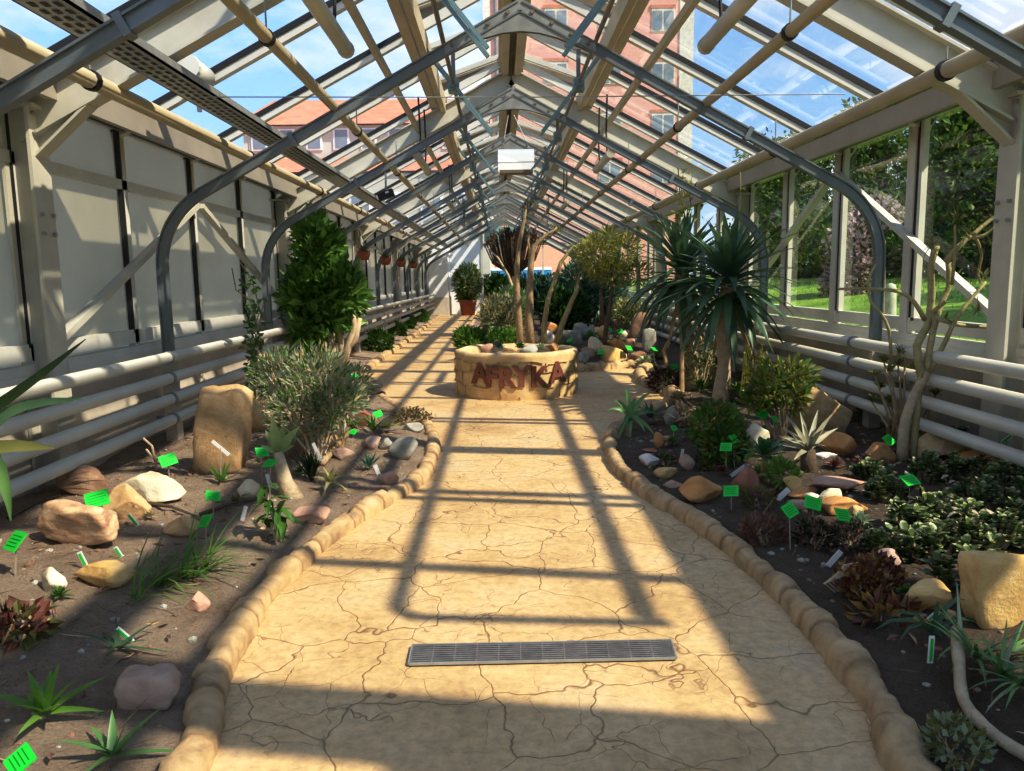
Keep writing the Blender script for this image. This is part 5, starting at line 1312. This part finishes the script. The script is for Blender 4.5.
def islb(name, label, x0, y0, x1, y1, by, n, L, w, mm, cat='shrub', upb=.4):
    p = S((x0 + x1) / 2, by); bush(name, label, cat, p, [pxblob(x0, y0, (x0 * .35 + x1 * .65), y1, p.y, .32), pxblob(x0 * .65 + x1 * .35, y0 + (y1 - y0) * .1, x1, y1, p.y, .32), pxblob(x0 + (x1 - x0) * .1, y0 + (y1 - y0) * .4, x1 - (x1 - x0) * .1, y1 + 2, p.y, .5)], n, L, w, [M[x] for x in mm], .02, upb=upb)
islb('straw_shrub', 'tall straw and pale green shrub left of the bare trunks', 482, 296, 522, 338, 341, 2600, .16, .035, ['straw', 'sage', 'olive'])
islb('leafy_plant', 'bright green leafy plant at the island corner left of the planter', 456, 330, 486, 349, 350, 900, .17, .07, ['bright', 'green'])
islb('leafy_plant', 'low green leafy plant directly behind the planter', 490, 330, 520, 347, 349, 700, .15, .06, ['bright', 'green'])
islb('blue_green_shrub', 'large blue-green shrub beyond the bare trunks', 560, 262, 625, 318, 326, 3400, .26, .06, ['bluegreen', 'bluegreen', 'sage'])
islb('dark_shrub', 'dark green shrub low behind the bare trunks', 540, 290, 590, 326, 330, 1500, .2, .07, ['deep', 'dark_green'])
islb('dark_shrub', 'dark shrub far left of the bowl-crowned tree', 488, 276, 512, 304, 312, 1500, .25, .1, ['dark_green', 'deep'])
islb('flowering_shrub', 'light green shrub with cream flower heads near the tall trunks', 500, 288, 528, 320, 333, 1400, .16, .05, ['bright', 'sage'])
islb('green_shrub', 'mid green shrub to the right of the bowl-crowned tree', 528, 278, 560, 312, 320, 1600, .24, .09, ['bluegreen', 'dark_green'])
islb('low_greenery', 'low mixed greenery behind the rock pile', 590, 298, 626, 318, 322, 1300, .14, .04, ['olive', 'sage', 'green'])
islb('low_greenery', 'low greenery along the right pipes beyond the rock pile', 612, 300, 648, 322, 334, 1300, .12, .035, ['olive', 'deep', 'straw'])
for px, py, r, nm in ((600, 320, 16, 'green agave behind the rock pile'), (578, 330, 12, 'green rosette right of the slanting bare trunk'), (590, 303, 14, 'green agave further back on the island')):
    p = S(px, py); rosette('green_agave', nm, 'agave', p + V((0, 0, .12)), 18, r / F * p.y * 1.3, .10, .2, 1.3, .15, M['aloe'], 'taper')
for px, py, nm in ((507, 297, 'upper cream flower head on the light green shrub'), (516, 306, 'lower cream flower head on the light green shrub')):
    p = P(px, py, 16.4); mb = MB()
    for i in range(60): mb.leaf(p + rv(.04), rdir(), .12, .03, .2, 2)
    g_ = MB(); t = thing('cream_flower', tuple(p), nm, 'flower'); mb.build('petals', mat('cream_petal', (.75, .70, .45), .7), t); g_.tube([V((p.x, p.y, soil(p.x, p.y))), p], .012, 5); g_.build('stem', M['olive'], t)
mb = MB(); t = thing('red_cactus', tuple(S(601, 335)), 'slender reddish-brown cactus stem rising from the rock pile', 'cactus'); p = S(601, 335)
mb.tube([p, P(602, 320, p.y), P(601, 290, p.y)], [.05, .05, .035], 7); mb.build('stem', M['maroon'], t, smooth=True)
# potted bush by the end wall
p = P(468, 308, 32.7); p.z = 0.; t = thing('potted_bush', tuple(p), 'bushy plant in a terracotta pot by the white end wall', 'potted plant'); mb = MB(); r = .36
mb.lathe([(.001, 0), (r * .75, 0), (r, .55), (r * 1.08, .56), (r * 1.08, .66), (r * .95, .66), (r * .9, .58), (.001, .58)], p, 20); mb.build('pot', M['terracotta'], t, smooth=True)
mb = MB()
for i, x in enumerate(['olive', 'sage', 'deep']): mb.m = i; cloud(mb, p + V((0, 0, 1.35)), (.55, .5, .75), 800, .22, .07, .3); cloud(mb, p + V((0, 0, .95)), (.45, .45, .45), 300, .22, .07, .3)
mb.build('foliage', [M['olive'], M['sage'], M['deep']], t); mb = MB()
for i in range(6): mb.tube([p + V((0, 0, .5)), p + V((rnd.uniform(-.3, .3), rnd.uniform(-.3, .3), 1.4))], .02, 5)
mb.build('stem', M['bark'], t)

for px, py, r, mm, nm in [(705, 470, 8, 'olive', 'tiny olive rosette behind the orange boulder'), (722, 476, 7, 'maroon', 'tiny maroon rosette behind the orange boulder'), (745, 500, 8, 'olive', 'tiny olive rosette beside the rust-coloured rock'),
    (690, 440, 9, 'deep', 'small dark rosette left of the round bush'), (672, 446, 7, 'green', 'small green rosette behind the small pink stone'), (757, 478, 8, 'bright', 'small bright rosette at the foot of the fleshy rosette'),
    (835, 470, 8, 'maroon', 'small reddish rosette right of the grey agave'), (860, 468, 8, 'maroon', 'small reddish rosette above the long pink slab'), (862, 420, 12, 'olive', 'small olive rosette right of the big brown boulder'),
    (860, 528, 11, 'sage', 'pale green rosette at the end of the long orange rock'), (905, 600, 9, 'deep', 'dark rosette left of the rounded golden rock')]:
    p = S(px, py); rosette('small_rosette', nm, 'succulent', p + V((0, 0, .03)), 26, r / F * p.y * 1.5, r / F * p.y * .5, 0, 1.3, .2, M[mm], 'lance', 'small rosettes in the right bed')
for px, py, r, mm, nm in [(60, 600, 10, 'deep', 'small dark rosette right of the small cream rock'), (345, 420, 7, 'sage', 'small grey-green rosette at the brick-red rock'), (235, 505, 7, 'olive', 'tiny olive rosette beside the pale yellow block'), (300, 475, 8, 'deep', 'dark little rosette before the dark narrow plant'), (150, 520, 7, 'straw', 'dry little rosette behind the flat tan rock'), (355, 428, 7, 'deep', 'small dark rosette below the brick-red rock')]:
    p = S(px, py); rosette('small_rosette', nm, 'succulent', p + V((0, 0, .02)), 20, r / F * p.y * 1.5, r / F * p.y * .4, 0, 1.3, .2, M[mm], 'lance', 'small rosettes in the left bed')

for px, py, mm, nm in [(500, 350, 'bluegreen', 'small blue-green succulent left of centre inside the planter'), (541, 351, 'sage', 'small grey-green succulent on the right inside the planter'), (520, 350, 'rosette', 'small dark green succulent at the middle of the planter')]:
    p = G(px, py, .52); rosette('planter_succulent', nm, 'succulent', p + V((0, 0, .02)), 22, .13, .05, .1, 1.3, .2, M[mm], 'lance', 'succulents inside the round planter')
for px, py, mm, nm in [(566, 352, 'deep', 'dark green tuft left of the island rocks'), (616, 345, 'olive', 'olive tuft between the island rocks'), (590, 340, 'green', 'green tuft beside the white rounded island rock'), (646, 366, 'sage', 'grey-green tuft at the island kerb corner'), (636, 326, 'olive', 'olive tuft at the back of the rock pile'), (572, 322, 'bluegreen', 'blue-green tuft behind the grey-green boulder'), (656, 360, 'olive', 'olive tuft right of the dark grey upright slab')]:
    p = S(px, py); rosette('tuft', nm, 'plant', p + V((0, 0, .03)), 30, .26, .045, .1, 1.4, .4, M[mm], 'lance', 'tufts on the island bed')
# ================================================================== outside
mb = MB()                                           # grassy bank along the right side
prof = [(3.75, .80), (4.6, .98), (7.6, 1.32), (30, 1.6), (90, 2.0)]
ysl = [-20 + 6 * i for i in range(24)]
for i in range(len(ysl) - 1):
    for j in range(len(prof) - 1):
        a, b = prof[j], prof[j + 1]; mb.quad((a[0], ysl[i], a[1]), (b[0], ysl[i], b[1]), (b[0], ysl[i + 1], b[1]), (a[0], ysl[i + 1], a[1]))
mb.quad((3.75, -20, -.3), (3.75, 112, -.3), (3.75, 112, .80), (3.75, -20, .80))
struct(mb.build('lawn_right', M['lawn']))
mb = MB(); mb.quad((-90, -20, -.12), (3.75, -20, -.12), (3.75, 140, -.12), (-90, 140, -.12)); struct(mb.build('ground_outside', M['soil']))
def grass_tufts():
    mb = MB()
    for i in range(5000):
        x = 3.9 + 5 * rnd.random(); y = rnd.uniform(4, 22); z = .8 + (min(x, 7.6) - 3.75) / 3.85 * .5
        mb.chip(V((x, y, z)), V((rnd.uniform(-.4, .4), rnd.uniform(-.4, .4), 1)), rnd.uniform(.04, .12), .02)
    return stuff(mb.build('grass', M['turf']))
grass_tufts()
def gtree(x, y, h, rx, label, mats, n=6500, L=.19, z0=1.3, low=.5, seed=0, group='trees outside the right wall'):
    t = thing('garden_tree', (x, y, z0), label, 'tree', group)
    mb = MB(); mb.tube([(x, y, z0 - .3), (x + .1, y, z0 + h * .4), (x, y + .1, z0 + h * .8)], [.16, .11, .04], 8); mb.build('trunk', M['bark_dark'], t, smooth=True)
    mb = MB(); r2 = random.Random(seed + 40)
    bl = []
    for i in range(11):
        a = r2.uniform(0, 6.28); q = r2.uniform(0, .62); zz = z0 + low + (h - low) * r2.uniform(.18, .85)
        k = 1 - .45 * (zz - z0) / h; bl.append((V((x + math.cos(a) * rx * q * k, y + math.sin(a) * rx * q * k, zz)), (rx * .52 * k, rx * .52 * k, h * .2)))
    bl.append((V((x, y, z0 + low + (h - low) * .45)), (rx * .7, rx * .7, (h - low) * .42)))
    for c, r in bl:
        for i in range(len(mats)): mb.m = i; cloud(mb, c, r, n // len(bl) // len(mats), L, L * .6, .45, .1, 1.)
    mb.build('crown', [M[m] for m in mats], t)
D3 = ['tree1', 'tree1', 'deep']; F3 = ['tree2', 'tree1', 'green']
for k, a in enumerate([
    (8.8, 5.6, 5.0, 2.6, 'dark dense tree nearest the right column', D3), (9.8, 9.0, 5.0, 2.6, 'dark dense tree seen through the second right-hand pane', D3),
    (11.0, 13.2, 5.2, 2.6, 'dark tree behind the pink blossoming shrub', D3), (10.4, 16.8, 4.6, 2.3, 'fresh green tree behind the diagonal brace', F3),
    (10.2, 21.0, 4.9, 2.4, 'fresh green tree beyond the second right-hand frame', F3), (9.4, 25.5, 5.6, 2.4, 'light green tree further down the right side', F3),
    (13.5, 10.8, 5.9, 2.2, 'taller tree showing over the right eave', D3), (15.5, 18.0, 6.0, 3.0, 'broad dark tree standing back on the right', D3),
    (10.5, 31.0, 5.0, 2.6, 'green tree near the far end of the right side', F3), (9.2, 2.4, 5.6, 2.6, 'dark tree beside the nearest right-hand pane', D3), (14.0, 25.0, 5.0, 3.0, 'rear green tree toward the far end, right side', F3)]):
    gtree(*a, seed=k, low=.0 if k not in (3, 4) else .3)
gtree(-14.0, 17.5, 9.6, 3.0, 'green tree showing over the left roof slope', F3, 5000, .3, 0, 2, 77, None)
for k, (x, y, w_, h_, nm) in enumerate([(11.5, 7.4, 1.6, 3.4, 'behind the nearest panes'), (12.2, 11.2, 1.6, 3.4, 'left of the nearest dark tree'), (12.5, 15.0, 1.7, 3.4, 'behind the blossoming shrub'), (12.4, 19.0, 1.8, 3.0, 'beyond the diagonal brace'), (12.0, 23.5, 2.0, 2.8, 'beyond the second frame'), (11.4, 28.5, 2.0, 2.6, 'beyond the feathery tree'), (10.8, 34.0, 2.2, 2.4, 'at the far right'), (11.0, 4.0, 1.6, 3.4, 'beside the nearest right column'), (16.0, 14.0, 2.6, 5.0, 'standing tall at the back, near panes'), (17.0, 20.0, 2.8, 4.8, 'standing tall at the back, middle panes'), (18.0, 27.0, 3.2, 5.4, 'standing tall at the back, far panes'), (16.0, 35.0, 3.4, 5.0, 'standing tall at the far end'), (15.0, 9.0, 2.4, 4.6, 'standing tall by the nearest panes')]):
    t = thing('laurel_shrub', (x, y, 1.3), 'dense dark laurel shrub on the lawn ' + nm, 'shrub', 'laurels outside the right wall'); mb = MB()
    for i, m in enumerate((0, 1)):
        mb.m = i; cloud(mb, V((x, y, 1.25 + h_ * .45)), (w_ * .75, w_ * 1.15, h_ * .55), 1500, .26, .15, .5, .1, 1.)
    mb.build('foliage', [M['tree1'], M['deep']], t); mb = MB()
    for i in range(4): mb.tube([(x, y, 1.1), (x + rnd.uniform(-.6, .6), y + rnd.uniform(-.8, .8), 1.3 + h_ * .5)], .04, 5)
    mb.build('stem', M['bark_dark'], t)
def yshrub(): 
    c0 = P(852, 256, 13.5); p = V((c0.x, c0.y, 1.25)); t = thing('blossom_shrub', tuple(p), 'pink blossoming shrub on the lawn outside the right panes', 'shrub'); mb = MB()
    b = V((c0.x, c0.y, 1.25))
    for c, r in [(c0, (.46, .5, .75)), (c0 + V((.5, .3, .7)), (.45, .5, .32)), (c0 + V((-.1, 0, -.5)), (.42, .5, .5))]:
        mb.m = 0; cloud(mb, c, r, 800, .09, .08, .4, .1, 1.); mb.m = 1; cloud(mb, c, r, 500, .12, .06, .3, .1, 1.)
    mb.build('blossom', [M['pinkflower'], M['tree1']], t); mb = MB()
    for i in range(6): mb.tube([b - V((0, 0, .2)), c0 + V((rnd.uniform(-.4, .4), 0, rnd.uniform(-.3, .6)))], .03, 5)
    mb.build('stem', M['bark_dark'], t)
yshrub()
for px, y0p, y1p, r, dd, nm, mm in ((891, 283, 330, .052, 7.4, 'pale columnar cactus standing outside the right panes', 'sage'), (822 + 60, 238, 330, .035, 7.6, 'tall thin pale post outside beside the columnar cactus', 'bark_pale'), (874, 304, 330, .035, 7.3, 'short pale columnar cactus left of the taller one', 'sage')):
    a, b = P(px, y1p, dd), P(px, y0p, dd); a = V((a.x, a.y, .75)); mb = MB(); mb.tube([a, a.lerp(b, .5), b - V((0, 0, r)), b - V((0, 0, r * .3)), b], [r, r, r, r * .75, r * .2], 10)
    o = mb.build('columnar_cactus' if mm == 'sage' else 'post', mat('pale_cactus', (.6, .62, .48), .7) if mm == 'sage' else M[mm], loc=a, smooth=True); tag(o, nm, 'cactus' if mm == 'sage' else 'post')
# ---- brick tower beyond the far end
def bmat(name, a, b, sc=1.):
    m, n, o = nt(name); L = n.links; tc = N(n, 'ShaderNodeTexCoord'); mp = N(n, 'ShaderNodeMapping'); mp.inputs['Rotation'].default_value = (PI / 2, 0, 0); L.new(tc.outputs['Object'], mp.inputs[0])
    br = N(n, 'ShaderNodeTexBrick', Scale=1.6 * sc); br.inputs['Color1'].default_value = c4(a); br.inputs['Color2'].default_value = c4(mul(a, .86)); br.inputs['Mortar'].default_value = c4(b); br.inputs['Mortar Size'].default_value = .015
    L.new(mp.outputs[0], br.inputs['Vector']); d = N(n, 'ShaderNodeBsdfPrincipled', Roughness=.9); L.new(br.outputs[0], d.inputs['Base Color']); L.new(d.outputs[0], o.inputs[0]); return m
M['brick'] = bmat('pink_red_brick', (.84, .41, .33), (.84, .52, .42), 2.2); M['stonew'] = mat('pale_stone_trim', (.72, .66, .55), .8)
M['rooftile'] = mat('orange_roof_tile', (.58, .22, .12), .8, .2, 1.5); M['facade'] = mat('pale_render', (.52, .50, .42), .85, .1, .5); M['pane_dark'] = mat('dark_window', (.20, .25, .30), .15, .1, 1)
D = 58.; a, b = P(490, 279, D), P(688, 279, D)
t = thing('brick_tower', (a.x, D, 0), 'tall pinkish red brick building rising beyond the far gable', 'building')
mb = MB(); mb.box((a.x, D, 0), (b.x, D + 14, 42)); mb.build('wall', M['brick'], t)
mb = MB(); mb.box((a.x - .15, D - .2, 0), (a.x + .35, D + .1, 42)); mb.box((b.x - .9, D - .1, 0), (b.x + .1, D + .1, 42)); mb.build('quoin_band', M['stonew'], t)
mb = MB(); mb.tube([(a.x + .75, D - .15, 0), (a.x + .75, D - .15, 42)], .12, 8); mb.build('drainpipe', M['steel'], t)
for px in (556, 610, 663):
    for k, py in enumerate((-30, 20, 73, 124, 172)):
        c = P(px, py, D); w_, h_ = .82, .78
        fr = MB(); fr.box((c.x - w_, D - .08, c.z - h_), (c.x + w_, D + .02, c.z + h_)); f = fr.build('window', M['stonew'], t)
        pn = MB()
        for sx in (-1, 1): pn.box((c.x + sx * .41 - .34, D - .12, c.z - .68), (c.x + sx * .41 + .34, D - .07, c.z + .6))
        pn.build('window_pane', M['pane_dark'], f)
        ln = MB(); ln.box((c.x - w_ - .1, D - .12, c.z + h_), (c.x + w_ + .1, D, c.z + h_ + .22)); ln.build('lintel', M['rooftile'], f)
# ---- orange roofed building on the left
D = 50.; a, b = P(252, 279, D), P(492, 279, D); zr, ze = P(300, 97, D + 4).z, P(300, 126, D).z
t = thing('orange_roofed_building', (a.x, D, 0), 'long pale building with an orange tiled roof beyond the left slope', 'building')
mb = MB(); mb.box((a.x, D, 0), (b.x, D + 10, ze)); mb.build('wall', M['facade'], t)
mb = MB(); m_ = D + 5; mb.add([(a.x - .4, D - .5, ze), (b.x, D - .5, ze), (b.x, m_, zr), (a.x + .6, m_, zr), (a.x - .4, D + 10.5, ze), (b.x, D + 10.5, ze)], [(0, 1, 2, 3), (3, 2, 5, 4), (0, 3, 4)]); mb.build('roof', M['rooftile'], t)
z2, z3 = P(300, 152, D - 6).z, P(300, 172, D - 8).z
mb = MB(); mb.quad((a.x - 2, D - 8, z3), (b.x, D - 8, z3), (b.x, D, z2 + .6), (a.x - 2, D, z2 + .6)); mb.build('lower_roof', M['rooftile'], t)
mb = MB(); mb.box((a.x - 2, D - 7.8, 0), (b.x, D, z3 - .1)); mb.build('lower_wall', M['facade'], t)
for i in range(9):
    x = a.x + 1 + i * 1.7; zz = P(300, 139, D).z
    f = MB(); f.box((x - .5, D - .1, zz - .7), (x + .5, D + .02, zz + .6)); f = f.build('window', M['white'], t); pn = MB(); pn.box((x - .38, D - .14, zz - .6), (x + .38, D - .09, zz + .5)); pn.build('window_pane', M['pane_dark'], f)
for i in range(9):
    x = a.x - 1 + i * 1.9; zz = z3 - 2.0
    f = MB(); f.box((x - .6, D - 7.9, zz - .9), (x + .6, D - 7.75, zz + .9)); f = f.build('window', M['white'], t); pn = MB(); pn.box((x - .45, D - 7.95, zz - .75), (x + .45, D - 7.88, zz + .75)); pn.build('window_pane', M['pane_dark'], f)
# ---- hedge and blue panel beyond the end glazing
p0 = P(486, 300, 38); p1 = P(566, 300, 38); t = thing('hedge', ((p0.x + p1.x) / 2, 38, 0), 'dark clipped hedge just beyond the far glazing', 'hedge'); mb = MB()
for i in range(7):
    q = p0.lerp(p1, i / 6); mb.m = 0; cloud(mb, V((q.x, 38, .75)), (.6, .6, .95), 500, .25, .13, .4)
mb.build('foliage', [M['dark_green']], t); mb = MB()
for i in range(7): q = p0.lerp(p1, i / 6); mb.tube([(q.x, 38, -.15), (q.x, 38, .8)], .05, 5)
mb.build('trunk', M['bark_dark'], t)
a, b = P(486, 281, 44), P(530, 268, 44); mb = MB(); mb.box((a.x, 44, -.12), (b.x + 1.2, 46.5, b.z)); t = thing('blue_container', ((a.x + b.x) / 2, 45, 0), 'bright blue block showing low behind the far hedge', 'container'); mb.build('body', mat('bright_blue', (.03, .30, .62), .5), t)
mb = MB(); mb.box((a.x - .02, 43.98, b.z - .12), (b.x + 1.22, 46.5, b.z + .05)); mb.build('top_rail', M['white'], t)
# ================================================================== sky and sun
w = bpy.data.worlds.new('sky'); SC.world = w; w.use_nodes = True
n = w.node_tree; n.nodes.clear(); L = n.links
out = N(n, 'ShaderNodeOutputWorld'); bg = N(n, 'ShaderNodeBackground')
tc = N(n, 'ShaderNodeTexCoord'); sep = N(n, 'ShaderNodeSeparateXYZ'); L.new(tc.outputs['Generated'], sep.inputs[0])
grad = ramp(n, sep.outputs[2], [(0, (.62, .76, .92)), (.18, (.36, .60, .95)), (.6, (.16, .38, .86))])
mp = N(n, 'ShaderNodeMapping'); mp.inputs['Scale'].default_value = (1, 1, 2.2); L.new(tc.outputs['Generated'], mp.inputs[0])
cn = N(n, 'ShaderNodeTexNoise', Scale=3.2, Detail=7., Roughness=.55, Distortion=.25); L.new(mp.outputs[0], cn.inputs['Vector'])
cm = N(n, 'ShaderNodeMapRange'); cm.inputs[1].default_value = .46; cm.inputs[2].default_value = .68; L.new(cn.outputs[0], cm.inputs[0])
mx = N(n, 'ShaderNodeMixRGB'); mx.inputs[2].default_value = (1.0, 1.0, 1.0, 1); L.new(cm.outputs[0], mx.inputs[0]); L.new(grad.outputs[0], mx.inputs[1])
L.new(mx.outputs[0], bg.inputs[0]); bg.inputs[1].default_value = 1.0; L.new(bg.outputs[0], out.inputs[0])
sl = bpy.data.lights.new('sun', 'SUN'); sl.energy = 5.0; sl.angle = math.radians(1.0); sl.color = (1, .90, .74)
so = bpy.data.objects.new('sun', sl); COL.objects.link(so)
SUNX, SUNY = -.77, .5
so.rotation_euler = V((SUNX, SUNY, -1)).to_track_quat('-Z', 'Y').to_euler(); so.location = (20, -12, 25)
SC.view_settings.view_transform = 'Standard'; SC.view_settings.exposure = .34; SC.view_settings.gamma = 1.0
SC.view_settings.use_curve_mapping = True
_cv = SC.view_settings.curve_mapping; _c = _cv.curves[3]
_c.points.new(.18, .135); _c.points.new(.62, .66); _cv.update()
SC.cycles.max_bounces = 8; SC.cycles.transparent_max_bounces = 16; SC.cycles.caustics_reflective = False; SC.cycles.caustics_refractive = False
for o in list(bpy.data.objects):
    if '_o' in o: del o['_o']
